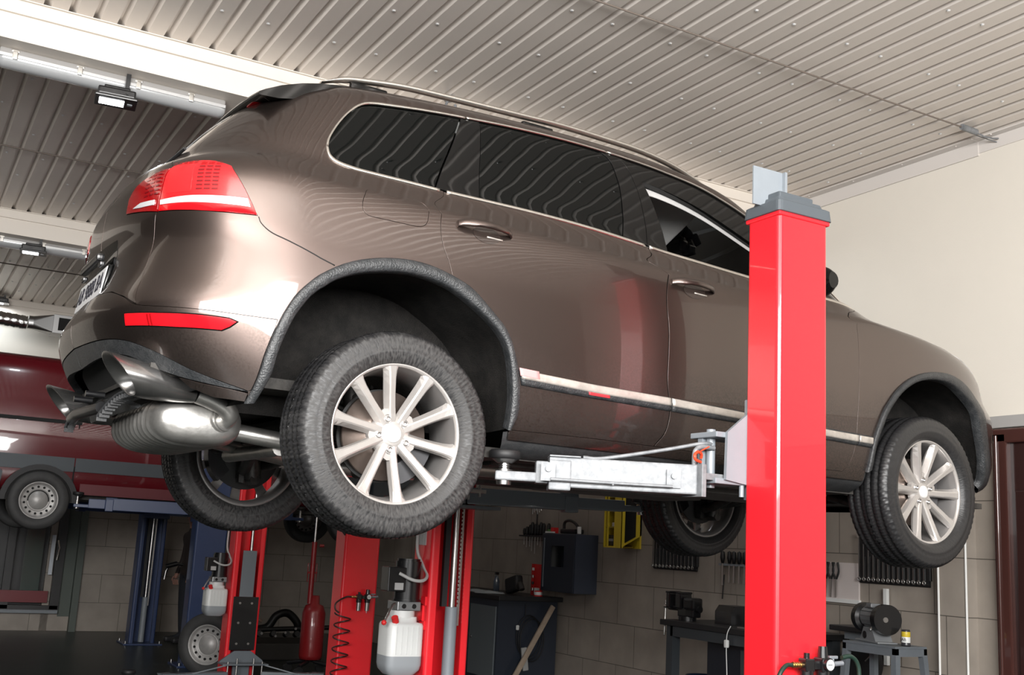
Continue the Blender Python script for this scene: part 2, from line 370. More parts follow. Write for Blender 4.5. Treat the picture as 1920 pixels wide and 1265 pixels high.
# tensioned wires below the ceiling with a turnbuckle and eye screw
w = MB(); w.tube([(-3, .285, ZC-.03), (1.7, .285, ZC-.034), (4.82, .30, ZC-.03)], .006, n=6); 
wo = w.build('ceiling_cable', mat('cable_grey', (.16, .13, .11), .6)); tagp(wo, 'thin dark steel cable stretched below the ribbed ceiling towards the cream wall', 'cable')
w = MB(); w.cyl((4.70, .292, ZC-.032), (4.86, .30, ZC-.032), .022, n=14); w.build('turnbuckle', GALV, wo)
w = MB(); w.tube([(4.86, .30, ZC-.032), (4.93, .29, ZC-.05), (5.0, .27, ZC-.055), (5.06, .27, ZC-.04)], .006, n=6); w.tube([(4.9, .34, ZC-.03), (5.0, .31, ZC-.05), (5.07, .29, ZC-.06)], .004, n=5); w.build('hook', GALV, wo)
w = MB(); w.tube([(-5, 5.2, ZC-.03), (0.1, 5.2, ZC-.034), (4.9, 5.2, ZC-.03)], .007, n=6)
tagp(w.build('ceiling_cable', MATS['cable_grey']), 'thin cable under the dark ceiling bay behind the floodlight', 'cable')
w = MB(); w.tube([(-5, 9.9, ZC-.03), (4.9, 9.9, ZC-.03)], .007, n=6)
tagp(w.build('ceiling_cable', MATS['cable_grey']), 'thin cable under the farthest ceiling bay above the red van', 'cable')
# ceiling hook over the car roof
w = MB(); w.cyl((1.55, 2.10, ZC), (1.55, 2.10, ZC-.03), .03, n=12); w.tube(curve_pts([(1.55, 2.10, ZC-.02), (1.53, 2.09, ZC-.07), (1.56, 2.08, ZC-.11), (1.60, 2.08, ZC-.09), (1.60, 2.09, ZC-.05)], 6), .010, n=8)
tagp(w.build('ceiling_hook', GALV), 'small silver hook screwed to the ceiling just above the roof rail of the brown car', 'hook')

# ------------------------------------------------------------------ lamps
def tube_lamp(x0, x1, y, z, label, clips):
    t = thing('tube_lamp', label, 'lamp', (x0, y, z), 0, 'tube lamps along the beams')
    L = x1-x0
    b = MB(); b.box((L/2, .0, .035), (L, .14, .05), bev=.012); b.build('housing', mat('lamp_housing', (.30, .29, .28), .4), t)
    sec = []
    for xx, sc in ((-.01, .55), (.0, .85), (.03, 1), (L-.03, 1), (L, .85), (L+.01, .55)):
        sec.append([(xx, .068*sc*math.cos(a), .012-.062*sc*max(math.sin(a), -.15)) for a in [2*PI*i/18 for i in range(18)]])
    b = MB(); b.loft(sec); b.build('diffuser', mat('lamp_diffuser', (.50, .51, .52), .2, .25, coat=.6), t)
    b = MB(); b.box((L/2, -.07, .012), (L, .012, .02)); b.box((L/2, .07, .012), (L, .012, .02)); b.build('gasket', mat('lamp_gasket', (.7, .7, .7), .3, .6), t)
    for c in clips:
        b = MB(); b.box((c, -.078, .015), (.03, .014, .05), bev=.004); b.box((c, -.074, .045), (.045, .01, .014), bev=.003); b.build('clip', CHROME, t)
    return t
def floodlight(loc, label, rz, power):
    t = thing('floodlight', label, 'floodlight', loc, rz, 'black floodlights hung below the beams')
    b = MB(); b.box((0, 0, .03), (.23, .17, .055), bev=.012); b.box((0, 0, .065), (.16, .12, .03), bev=.01); b.build('housing', BLACKM, t)
    b = MB(); b.box((0, 0, -.002), (.255, .195, .02), bev=.006); b.build('bezel', BLACKM, t)
    b = MB(); b.box((-.025, 0, -.0135), (.15, .10, .004)); b.build('lens', mat('led_glow', (1, 1, 1), .3, emit=(.93, .97, 1), estr=9), t)
    b = MB(); b.box((.085, .0, -.0135), (.03, .028, .004)); b.build('sensor', mat('sensor_grey', (.3, .32, .34), .3), t)
    b = MB()
    b.box((.06, 0, .13), (.028, .012, .22)); b.box((.06, .02, .235), (.05, .08, .01)); b.box((.06, 0, .03), (.016, .20, .016)); b.build('bracket', BLACKM, t)
    L = bpy.data.lights.new('led', 'AREA'); L.shape = 'RECTANGLE'; L.size = .16; L.size_y = .11; L.energy = power; L.color = (.9, .96, 1)
    lo = bpy.data.objects.new('led', L); COL.objects.link(lo); lo.parent = t; lo.location = (-.02, 0, -.02)
    return t
tube_lamp(-1.30, .10, 2.60, 4.30, 'long grey tube lamp under the nearest beam, behind the first floodlight', (.09, .47, .83, 1.17))
tube_lamp(-1.35, .25, 7.62, 4.31, 'grey tube lamp under the second beam, partly hidden by the tailgate', (.1, .5, .9, 1.3))
floodlight((-.60, 2.50, 4.165), 'square black floodlight shining under the nearest beam, left of the car roof', R(-6), 9)
floodlight((-.55, 7.43, 4.215), 'black floodlight under the second beam, left of the tailgate', R(-6), 9)
floodlight((-.50, 12.2, 4.50), 'smallest lit floodlight at the left edge, in front of the third beam', R(-6), 9)
tube_lamp(3.20, 4.72, 2.60, 4.30, 'tube lamp under the nearest beam, seen through the windows of the brown car', (.1, .5, 1.0, 1.4))
floodlight((3.95, 2.50, 4.165), 'lit floodlight seen through the front window of the brown car', R(-6), 9)

# ---- car body surface: levels (z, W, xr, ar, xf, af) ------------------------------------
#       z     W     xr     ar    xf    af   tilt
LEV = [
 (0.200, 0.600, -0.620, 0.450, 3.350, 0.600, 0.000),
 (0.250, 0.840, -0.720, 0.500, 3.600, 0.750, 0.000),
 (0.300, 0.915, -0.800, 0.550, 3.700, 0.850, 0.100),
 (0.400, 0.948, -0.872, 0.600, 4.024, 0.900, 0.200),
 (0.520, 0.962, -0.954, 0.620, 4.093, 0.920, 0.300),
 (0.640, 0.968, -0.993, 0.620, 4.086, 0.950, 0.400),
 (0.760, 0.970, -0.940, 0.580, 4.097, 0.980, 0.600),
 (0.880, 0.968, -0.913, 0.560, 3.993, 1.000, 0.800),
 (0.983, 0.962, -0.921, 0.550, 3.954, 1.050, 0.900),
 (1.091, 0.950, -0.916, 0.540, 3.778, 1.050, 1.000),
 (1.141, 0.932, -0.897, 0.530, 3.306, 0.900, 1.000),
 (1.168, 0.912, -0.888, 0.520, 2.993, 0.750, 1.000),
 (1.200, 0.893, -0.844, 0.500, 2.852, 0.600, 1.000),
 (1.225, 0.877, -0.805, 0.490, 2.713, 0.500, 0.950),
 (1.350, 0.845, -0.725, 0.440, 2.449, 0.420, 0.700),
 (1.507, 0.800, -0.615, 0.400, 2.173, 0.400, 0.500),
 (1.601, 0.766, -0.535, 0.380, 1.953, 0.380, 0.300),
 (1.636, 0.745, -0.480, 0.360, 1.733, 0.360, 0.200),
 (1.677, 0.690, -0.446, 0.340, 1.489, 0.350, 0.100),
 (1.711, 0.575, -0.400, 0.320, 1.300, 0.350, 0.000),
 (1.722, 0.400, -0.250, 0.280, 0.800, 0.400, 0.000),
 (1.732, 0.200, 0.000, 0.200, 0.650, 0.300, 0.000),
 (1.735, 0.020, 0.300, 0.020, 0.420, 0.020, 0.000),]
LEVA=np.array(LEV)
NR,NF=2.9,2.6
S0,S1=-0.42,2.55
LR,LF=1.25,1.35
def _cr(A,v):
    v=np.clip(np.asarray(v,float),0,len(A)-1-1e-9); i=v.astype(int); t=(v-i)[...,None]
    g=lambda k:A[np.clip(k,0,len(A)-1)]
    p0,p1,p2,p3=g(i-1),g(i),g(i+1),g(i+2)
    # monotone (pchip-like) tangents
    def tan(a,b,c):
        d1,d2=b-a,c-b
        return np.where(d1*d2>0, 2*d1*d2/np.where(np.abs(d1+d2)<1e-12,1,d1+d2),0)
    m1,m2=tan(p0,p1,p2),tan(p1,p2,p3)
    m1=np.where((i==0)[...,None],p2-p1,m1)
    t2,t3=t*t,t*t*t
    return (2*t3-3*t2+1)*p1+(t3-2*t2+t)*m1+(-2*t3+3*t2)*p2+(t3-t2)*m2
def surf(s,v):
    """point on the right hand side of the body (y<0); s runs rear centre -> side -> front centre"""
    s=np.asarray(s,float); v=np.asarray(v,float); s,v=np.broadcast_arrays(s,v)
    L=_cr(LEVA,v); z,W,xr,ar,xf,af,tl=[L[...,k] for k in range(7)]
    X0=xr+ar; X1=np.minimum(S1,xf-af); X0=np.where(np.abs(X0-S0)<.0,S0,X0)
    t=np.clip((s-S0)/(S1-S0),0,1)
    xs=X0+t*(X1-X0)
    fr=np.clip((S0-s)/LR,0,1)*math.pi/2; ff=np.clip((s-S1)/LF,0,1)*math.pi/2
    rr=(np.cos(fr)**NR+np.sin(fr)**NR)**(-1/NR); rf=(np.cos(ff)**NF+np.sin(ff)**NF)**(-1/NF)
    x=np.where(s<S0,X0-ar*rr*np.sin(fr),np.where(s>S1,X1+(xf-X1)*rf*np.sin(ff),xs))
    y=np.where(s<S0,W*rr*np.cos(fr),np.where(s>S1,W*rf*np.cos(ff),W))
    # gentle plan bow: narrower towards both ends of the side
    bow=1-.022*np.clip((0.9-x)/1.3,0,2)**2*np.clip(x<0.9,0,1)-.020*np.clip((x-1.6)/1.3,0,2)**2
    gh=np.clip((z-1.18)/.45,0,1)
    bow=bow-gh*.085*np.clip((0.8-x)/1.3,0,1.5)**2
    zz=z-0.036*(np.minimum(x,2.1)-0.5)*tl
    g2=np.clip((z-1.30)/.33,0,1); zz=zz+g2*(0.030-0.040*np.clip((x-.95)/1.15,-1.3,1.3)**2)
    return np.stack([x,-y*bow,zz],-1)

# arc-length style height coordinate w (metres along the body section at mid car)
_vv=np.linspace(0,len(LEV)-1,1200)
_pp=surf(np.full(1200,0.9),_vv)
_ww=np.concatenate([[0],np.cumsum(np.linalg.norm(np.diff(_pp,axis=0),axis=1))])
WMAX=float(_ww[-1])
def v_of_w(w): return np.interp(w,_ww,_vv)
def w_of_z(z):
    """w of the height z on the body side (mid car, below the roof)"""
    return float(np.interp(z,_pp[:,2],_ww))
def body(s,w,side=-1,off=0.0):
    """body surface point(s); side -1 = right hand side, +1 = left; off = outward offset"""
    s=np.asarray(s,float); w=np.asarray(w,float)
    P=surf(s,v_of_w(w))
    if np.any(np.asarray(off)!=0): P=P+bnormal(s,w)*np.asarray(off)[...,None]
    if side>0: P=P*[1,-1,1]
    return P
def bnormal(s,w,side=-1):
    # smoothed over a few centimetres so that reflections stay clean
    a=0; b=0
    for e,g in ((.012,.3),(.03,.4),(.055,.3)):
        w0=np.clip(w-e,0,WMAX); w1=np.clip(w+e,0,WMAX)
        d=surf(s+e,v_of_w(w))-surf(s-e,v_of_w(w)); a=a+g*d/e
        d=surf(s,v_of_w(w1))-surf(s,v_of_w(w0)); b=b+g*d/e
    n=np.cross(a,b); n/=np.maximum(np.linalg.norm(n,axis=-1,keepdims=True),1e-9)
    if side>0: n=n*[1,-1,1]
    return n

def tab(k): return list(TRACE[k])
TRACE = {
 'chrome_top': [(-0.4578, 1.4888), (-0.4627, 1.5604), (-0.4499, 1.662), (-0.4227, 1.7498), (-0.39, 1.8038), (-0.3293, 1.827), (-0.192, 1.839), (0.0799, 1.8565), (0.3789, 1.8696), (0.7105, 1.885), (1.0736, 1.8976), (1.4642, 1.9069), (1.7635, 1.8933), (1.9651, 1.885), (2.1154, 1.8906), (2.1766, 1.869), (2.2811, 1.8582), (2.3931, 1.849), (2.4619, 1.8264), (2.5323, 1.8016), (2.6159, 1.7733), (2.67, 1.7499)],
 'chrome_bot': [(-0.4578, 1.4888), (-0.4233, 1.4398), (-0.3836, 1.4137), (-0.302, 1.4012), (-0.212, 1.4022), (-0.0266, 1.4046), (0.1321, 1.405), (0.37, 1.4137), (0.5841, 1.4216), (0.8077, 1.4259), (1.0381, 1.4237), (1.3288, 1.4088), (1.3357, 1.3964), (1.4295, 1.396), (1.6227, 1.3959), (1.8166, 1.3916), (1.9868, 1.3887)],
 'arch_out': [(-0.8039, 0.3838), (-0.767, 0.4235), (-0.7098, 0.4834), (-0.663, 0.5367), (-0.6106, 0.5983), (-0.5581, 0.66), (-0.5287, 0.7083), (-0.4928, 0.7717), (-0.4194, 0.8334), (-0.3551, 0.8772), (-0.2862, 0.9095), (-0.2097, 0.9324), (-0.133, 0.9472), (-0.0544, 0.9542), (0.0245, 0.9501), (0.1028, 0.9337), (0.186, 0.9056), (0.2386, 0.8729), (0.3322, 0.8037), (0.3717, 0.7693), (0.404, 0.7251), (0.4292, 0.6598), (0.4295, 0.6095), (0.4219, 0.5571), (0.4065, 0.5037), (0.3875, 0.4558), (0.3639, 0.4182), (0.351, 0.3926)],
 'arch_in': [(-0.7607, 0.3864), (-0.7082, 0.4403), (-0.6488, 0.4945), (-0.5747, 0.5831), (-0.5123, 0.6522), (-0.4677, 0.7158), (-0.4348, 0.7611), (-0.3906, 0.7995), (-0.3466, 0.8336), (-0.2805, 0.8646), (-0.2079, 0.885), (-0.1342, 0.8987), (-0.0568, 0.9061), (0.0228, 0.901), (0.1041, 0.8845), (0.1653, 0.8597), (0.2595, 0.8118), (0.3463, 0.7509), (0.3888, 0.6944), (0.3965, 0.6272), (0.3809, 0.537), (0.3491, 0.4508), (0.3356, 0.3951)],
 'farch_out': [(2.4379, 0.4033), (2.4624, 0.5476), (2.5032, 0.6545), (2.5539, 0.7514), (2.5964, 0.8414), (2.6583, 0.916), (2.7358, 0.968), (2.8188, 0.9914), (2.8947, 0.9945), (2.9783, 0.9678), (3.0479, 0.9089), (3.0541, 0.7997), (3.0999, 0.6777), (3.1155, 0.5509), (3.1905, 0.4551), (3.2439, 0.3989)],
 'farch_in': [(2.4712, 0.4188), (2.49, 0.5503), (2.5401, 0.6585), (2.5746, 0.7493), (2.6173, 0.8329), (2.6797, 0.8984), (2.7448, 0.9324), (2.8126, 0.9463), (2.885, 0.9398), (2.9477, 0.8983), (2.9804, 0.8387), (3.023, 0.7332), (3.0449, 0.6243), (3.0597, 0.5112), (3.138, 0.4147)],
 'seam_rear': [(0.1352, 1.4058), (0.1245, 1.3614), (0.0833, 1.2088), (0.0732, 1.1131), (0.0859, 1.0427), (0.0996, 1.0026), (0.1075, 0.9688), (0.1119, 0.9345)],
 'seam_mid': [(1.7635, 1.8933), (1.5221, 1.7406), (1.4485, 1.6091), (1.3712, 1.4754), (1.3344, 1.4081), (1.3175, 1.3803), (1.3138, 1.2775), (1.1717, 1.1406), (1.176, 1.0567), (1.1732, 0.9612), (1.1784, 0.8351), (1.1715, 0.8106), (1.1846, 0.7412), (1.193, 0.6274), (1.1884, 0.5632), (1.1725, 0.5089), (1.1463, 0.4603), (1.1077, 0.4202), (1.0886, 0.398)],
 'seam_front': [(2.8326, 1.4022), (2.6975, 1.3189), (2.3681, 1.1478), (2.3828, 1.084), (2.3742, 0.952), (2.3676, 0.794), (2.3583, 0.6388), (2.3526, 0.5496), (2.3319, 0.4706), (2.3047, 0.4175), (2.2763, 0.39)],
 'door_bot': [(0.3661, 0.3921), (0.7633, 0.3997), (1.0886, 0.398), (2.1889, 0.3832), (2.4087, 0.3753)],
 'trim_top': [(0.4315, 0.6319), (0.7923, 0.6196), (1.192, 0.6182), (1.6272, 0.6042), (2.1662, 0.5869), (2.4613, 0.5801)],
 'trim_bot': [(0.4249, 0.5706), (0.783, 0.565), (1.1853, 0.5617), (1.6245, 0.5603), (2.1671, 0.5437), (2.4489, 0.5327)],
 'light_in': [(-1.3585, 1.0481), (-1.3559, 1.105), (-1.3081, 1.1464), (-1.2292, 1.1679), (-1.1167, 1.2128), (-1.1382, 1.0145), (-1.2319, 1.0289)],
 'light_out': [(-1.1167, 1.2128), (-1.0688, 1.2541), (-0.9829, 1.2632), (-0.9236, 1.2461), (-0.8724, 1.1946), (-0.8126, 1.1305), (-0.7734, 1.0848), (-0.7346, 1.0323), (-0.7153, 0.9973), (-0.8039, 0.996), (-0.8918, 0.9977), (-1.002, 1.0037), (-1.1381, 1.0136)],
 'strip_out': [(-1.1232, 1.0542), (-1.0057, 1.0528), (-0.9159, 1.0513), (-0.7589, 1.0484), (-0.746, 1.0217), (-0.8918, 1.0255), (-1.0033, 1.0319), (-1.1205, 1.0376)],
 'strip_in': [(-1.2818, 1.0467), (-1.2392, 1.0616), (-1.1515, 1.0569), (-1.1513, 1.0396), (-1.2351, 1.0441)],
 'gate_low': [(-1.152, 1.011), (-1.1593, 0.9745), (-1.1658, 0.9149), (-1.1584, 0.8091), (-1.1076, 0.6933)],
 'gate_bot': [(-1.1076, 0.6933), (-1.1864, 0.7265), (-1.3094, 0.7622), (-1.4272, 0.7678), (-1.6582, 0.795), (-1.74, 0.8013)],
 'gate_up': [(-1.1157, 1.2097), (-1.0789, 1.321), (-1.1651, 1.5167), (-1.1319, 1.6187), (-1.1024, 1.7), (-1.0189, 1.7913), (-0.9334, 1.8405), (-0.9442, 2.1119)],
 'bump_top': [(-0.559, 0.6702), (-0.703, 0.6703), (-0.853, 0.6755), (-1.0005, 0.6827), (-1.1076, 0.6933)],
 'fuel': [(-0.1836, 1.2964), (0.0598, 1.324), (0.0251, 1.1901), (-0.0057, 1.0913), (-0.0453, 1.0788), (-0.2297, 1.0833), (-0.2486, 1.1107), (-0.2427, 1.1591)],
 'plate': [(-1.462, 0.9178), (-1.433, 0.8436), (-1.6889, 0.807), (-1.7403, 0.8952)],
 'recess': [(-1.4351, 0.9743), (-1.3675, 0.825), (-1.3303, 0.7698), (-1.6582, 0.795), (-1.6842, 0.8533), (-1.7314, 0.9348)],
 'reflector': [(-1.1558, 0.666), (-1.0086, 0.6594), (-0.8535, 0.6558), (-0.7566, 0.6525), (-0.7317, 0.6462), (-0.7627, 0.6265), (-0.7962, 0.6138), (-0.9589, 0.6167), (-1.1651, 0.6286)],
 'valance': [(-1.6842, 0.5708), (-1.7349, 0.6036), (-1.5066, 0.6058), (-1.3278, 0.5986), (-1.2081, 0.5853), (-1.1212, 0.5595), (-1.049, 0.5259), (-0.9717, 0.4818), (-0.8824, 0.4481), (-0.7805, 0.4199)],
 'glass_front_top': [(1.6991, 1.773), (1.7829, 1.767), (1.8871, 1.7548), (1.9855, 1.7401), (2.0791, 1.7237), (2.1533, 1.6969), (2.215, 1.6632), (2.2603, 1.6203), (2.2917, 1.5937)],
 'glass_front_rear': [(1.6991, 1.773), (1.6403, 1.7101), (1.59, 1.6379), (1.5322, 1.5443), (1.4694, 1.4359)],
 'bpillar_line': [(1.5658, 1.8691), (1.3252, 1.639), (1.1936, 1.4155)],
 'rdoor_div': [(0.4736, 1.8498), (0.349, 1.6351), (0.322, 1.4181)],
 'hand1': [(0.1507, 1.1438), (0.384, 1.1511)],
 'hand2': [(1.2124, 1.1381), (1.4413, 1.1374)],
 'rail': [(-0.6881, 2.0399), (-0.4225, 1.9995), (-0.1716, 1.9913), (0.4767, 2.1326), (1.1756, 2.0744), (1.6372, 2.0911), (2.1861, 2.0701), (2.6663, 2.0555), (2.7836, 1.9717)],
 'shoulder': [(-0.7532, 1.1044), (-0.5218, 1.0796), (-0.3296, 1.1278)],
}
def resample(poly, step, closed=True):
    P = np.array(poly, float); out = []
    n = len(P)
    for i in range(n if closed else n-1):
        a, b = P[i], P[(i+1) % n]; d = np.linalg.norm(b-a); k = max(1, int(math.ceil(d/step)))
        for j in range(k): out.append(a+(b-a)*j/k)
    if not closed: out.append(P[-1])
    return np.array(out)
def smoothc(pts, n=5):
    """open Catmull-Rom in the body map"""
    return [(p[0], p[1]) for p in curve_pts([(a, b, 0) for a, b in pts], n)]
def area2(P): x, y = P[:, 0], P[:, 1]; return .5*np.sum(x*np.roll(y, -1)-np.roll(x, -1)*y)
def inset2(P, d):
    if area2(P) < 0: P = P[::-1]
    e1 = P-np.roll(P, 1, 0); e2 = np.roll(P, -1, 0)-P
    e1 /= np.maximum(np.linalg.norm(e1, axis=1, keepdims=True), 1e-9); e2 /= np.maximum(np.linalg.norm(e2, axis=1, keepdims=True), 1e-9)
    t = e1+e2; t /= np.maximum(np.linalg.norm(t, axis=1, keepdims=True), 1e-6)
    n = np.stack([-t[:, 1], t[:, 0]], 1); c = np.clip((e1*t).sum(1), .45, 1)
    return P+n*(d/c)[:, None]
def inpoly(P, Q):
    """which of the points Q lie in polygon P"""
    x, y = Q[:, 0], Q[:, 1]; r = np.zeros(len(Q), bool); j = len(P)-1
    for i in range(len(P)):
        xi, yi, xj, yj = P[i][0], P[i][1], P[j][0], P[j][1]
        if yi != yj:
            c = ((yi > y) != (yj > y)) & (x < (xj-xi)*(y-yi)/(yj-yi)+xi); r ^= c
        j = i
    return r
def panel_data(outline, holes=(), side=-1, step=.028, off=0.0, inset=0.0, flange=.012, bulge=None):
    O = resample(outline, step*.7); 
    if area2(O) < 0: O = O[::-1]
    if inset: O = inset2(O, inset)
    H = [resample(h, step*.7) for h in holes]
    lo, hi = O.min(0), O.max(0)
    gx, gy = np.meshgrid(np.arange(lo[0]+step/2, hi[0], step), np.arange(lo[1]+step/2, hi[1], step), indexing='ij')
    G = np.stack([gx.ravel(), gy.ravel()], 1); G = G[inpoly(O, G)]
    B = np.vstack([O]+H)
    for h in H: G = G[~inpoly(h, G)]
    if len(G):
        keep = np.ones(len(G), bool)
        for i in range(0, len(G), 400):
            d = np.linalg.norm(G[i:i+400, None]-B[None], axis=2).min(1); keep[i:i+400] = d > step*.45
        G = G[keep]
    V = np.vstack([B, G]) if len(G) else B; E = []; k = 0
    for L in [O]+H:
        n = len(L); E += [(k+i, k+(i+1) % n) for i in range(n)]; k += n
    r = geometry.delaunay_2d_cdt([Vector(p) for p in V], E, [], 0, 1e-6)
    vs = np.array([(p[0], p[1]) for p in r[0]]); F = [tuple(f) for f in r[2]]
    C = np.array([vs[list(f)].mean(0) for f in F]); ok = inpoly(O, C)
    for h in H: ok &= ~inpoly(h, C)
    F = [f for f, o in zip(F, ok) if o]
    P = body(vs[:, 0], vs[:, 1], -1); N = bnormal(vs[:, 0], vs[:, 1])
    o = np.full(len(vs), off, float)
    if bulge is not None: o = o+bulge(vs[:, 0], vs[:, 1])
    P = P+N*o[:, None]
    # boundary
    cnt = {}
    for f in F:
        for a, b in zip(f, f[1:]+f[:1]): cnt.setdefault((min(a, b), max(a, b)), []).append((a, b))
    bd = [e[0] for e in cnt.values() if len(e) == 1]
    verts = [tuple(p) for p in P]; norms = [tuple(p) for p in N]; faces = list(F)
    if flange:
        idx = {}; nn = {}
        for a, b in bd:
            t = P[b]-P[a]; q = np.cross(t, N[a]); q /= max(np.linalg.norm(q), 1e-9)
            nn[a] = nn.get(a, 0)+q; nn[b] = nn.get(b, 0)+q
        for a in nn:
            q = nn[a]/max(np.linalg.norm(nn[a]), 1e-9); idx[a] = len(verts)
            verts += [tuple(P[a]+q*.0006-N[a]*.0008), tuple(P[a]+q*.0006-N[a]*flange)]; norms += [tuple(q), tuple(q)]
        for a, b in bd:
            faces.append((b, a, idx[a], idx[b])); faces.append((idx[b], idx[a], idx[a]+1, idx[b]+1))
    # orientation outward, face by face
    nf = len(F); VV = np.array(verts); NN = np.array(norms)
    for gi, g in enumerate(faces):
        p0, p1, p2 = VV[g[0]], VV[g[1]], VV[g[2]]
        if float(np.dot(np.cross(p1-p0, p2-p0), NN[list(g)].sum(0))) < 0: faces[gi] = g[::-1]
    if side > 0:
        verts = [(x, -y, z) for x, y, z in verts]; norms = [(x, -y, z) for x, y, z in norms]; faces = [g[::-1] for g in faces]
    return verts, norms, faces
def panel(name, m, parent, outline, sides=(-1,), **kw):
    V, N, F = [], [], []
    for sd in sides:
        v, n, f = panel_data(outline, side=sd, **kw); k = len(V); V += v; N += n; F += [tuple(i+k for i in g) for g in f]
    me = bpy.data.meshes.new(name); me.from_pydata(V, [], F); me.update()
    for p in me.polygons: p.use_smooth = True
    me.normals_split_custom_set_from_vertices(N)
    return link_mesh(name, me, m, parent)
def strip_on_body(name, m, parent, path, width, sides=(-1,), h=.006, off=.001, prof=None, step=.02):
    """raised moulding along a path on the body map; width across, h out"""
    P = resample(path, step, closed=False); t = np.gradient(P, axis=0); t /= np.linalg.norm(t, axis=1, keepdims=True); n2 = np.stack([-t[:, 1], t[:, 0]], 1)
    prof = prof or [(-.5, 0), (-.46, .75), (-.3, 1), (.3, 1), (.46, .75), (.5, 0)]
    w = width if callable(width) else (lambda i, k: width)
    V, F = [], []
    for sd in sides:
        b0 = len(V); K = len(prof)
        for i in range(len(P)):
            ww = w(i, len(P))
            for a, hh in prof:
                q = P[i]+n2[i]*a*ww; p = body(np.array(q[0]), np.array(q[1]), -1)+bnormal(np.array(q[0]), np.array(q[1]))*(off+hh*h)
                V.append((p[0], p[1] if sd < 0 else -p[1], p[2]))
        F += [(b0+i*K+j, b0+i*K+j+1, b0+(i+1)*K+j+1, b0+(i+1)*K+j) for i in range(len(P)-1) for j in range(K-1)]
        F += [tuple(b0+j for j in range(K)), tuple(b0+(len(P)-1)*K+j for j in range(K))]
    mb = MB(); mb.add(V, F, 0, None, True); return mb.build(name, m, parent)

# ------------------------------------------------------------------ the brown car on the lift
CAR = thing('car', 'brown metallic estate-bodied off-roader raised on the red two-post lift, silver ten-spoke wheels', 'car', (0, 0, 1.588), R(1.766))
HEADM = mat('pillar_grey', (.36, .355, .35), .6)
TOP = [(-0.4578, 1.4888), (-0.4627, 1.5604), (-0.4499, 1.662), (-0.4227, 1.7498), (-0.39, 1.8038), (-0.3293, 1.827), (-0.192, 1.839), (0.0799, 1.8565), (0.3789, 1.8696), (0.7105, 1.885), (1.0736, 1.8970), (1.45, 1.902), (1.7635, 1.8960), (1.955, 1.888), (2.09, 1.879), (2.1766, 1.869), (2.2811, 1.8582), (2.38, 1.845), (2.4619, 1.8264), (2.5323, 1.8016), (2.6159, 1.7733), (2.67, 1.7499)]
BOT = [(-0.4578, 1.4888), (-0.4420, 1.455), (-0.4233, 1.4345), (-0.3836, 1.4137), (-0.302, 1.4030), (-0.212, 1.4022), (-0.0266, 1.4046), (0.1321, 1.406), (0.37, 1.4137), (0.5841, 1.4200), (0.8077, 1.4220), (1.0381, 1.4190), (1.3188, 1.4060), (1.4295, 1.400), (1.6227, 1.3959), (1.8166, 1.3916), (1.9868, 1.3887), (2.30, 1.385), (2.65, 1.381), (2.95, 1.378)]
FRT = [(2.74, 1.70), (2.84, 1.63), (2.92, 1.55), (2.99, 1.46), (3.02, 1.40), (2.99, 1.380)]
WIN = smoothc(TOP, 3)+FRT+smoothc(BOT, 3)[::-1][:-1]
ARCH = smoothc(tab('arch_out'), 3); ARCH_IN = smoothc(tab('arch_in'), 3)
FARCH = smoothc([(2.438, 0.4033), (2.4624, 0.5477), (2.5032, 0.6545), (2.5539, 0.7513), (2.5965, 0.8414), (2.6582, 0.9159), (2.735, 0.9677), (2.8168, 0.9909), (2.8917, 0.9939), (2.9755, 0.9672), (3.0383, 0.9089), (3.0754, 0.7998), (3.11, 0.6776), (3.1382, 0.5513), (3.1879, 0.4549), (3.2239, 0.3985)], 4)
FARCH_IN = smoothc([(2.4712, 0.4189), (2.49, 0.5504), (2.5401, 0.6584), (2.5746, 0.7492), (2.6174, 0.8328), (2.6798, 0.8983), (2.7445, 0.9323), (2.8119, 0.9461), (2.8841, 0.9396), (2.9483, 0.8983), (2.9914, 0.8387), (3.0233, 0.7332), (3.0559, 0.6244), (3.0808, 0.5114), (3.1354, 0.4145)], 4)
ARCHH = ARCH+[(.35, .28), (-.81, .28)]; FARCHH = FARCH+[(3.22, .28), (2.44, .28)]
SEAM_R = smoothc([(0.1321, 1.406), (0.1272, 1.3574), (0.100, 1.27), (0.0820, 1.18), (0.0755, 1.10), (0.0848, 1.0425), (0.0986, 1.0024), (0.1074, 0.9686), (0.1126, 0.9344)], 4)
SEAM_M = smoothc([(1.325, 1.406), (1.305, 1.36), (1.262, 1.29), (1.215, 1.20), (1.188, 1.13), (1.176, 1.0567), (1.174, 0.9612), (1.1784, 0.8351), (1.182, 0.7412), (1.189, 0.6274), (1.1884, 0.5632), (1.1725, 0.5089), (1.1463, 0.4603), (1.1077, 0.4202), (1.0886, 0.398)], 4)
SEAM_F = smoothc([(2.93, 1.378), (2.80, 1.345), (2.66, 1.30), (2.53, 1.25), (2.43, 1.20), (2.385, 1.148), (2.380, 1.0838), (2.3742, 0.9518), (2.3677, 0.7939), (2.3584, 0.6388), (2.3527, 0.5496), (2.332, 0.4707), (2.3048, 0.4176), (2.2763, 0.39)], 4)
i0 = [i for i, p in enumerate(ARCH) if p[0] > .112][0]
RDOOR = SEAM_R+ARCH[i0:]+[(.3665, .3921), (.7637, .3985)]+SEAM_M[::-1]+[p for p in smoothc(BOT, 3)[::-1] if .14 < p[0] < 1.315]
FDOOR = SEAM_M+[(1.5, .393), (1.9, .389), (2.2763, .39)]+SEAM_F[::-1]+[p for p in smoothc(BOT, 3)[::-1] if 1.335 < p[0] < 2.92]
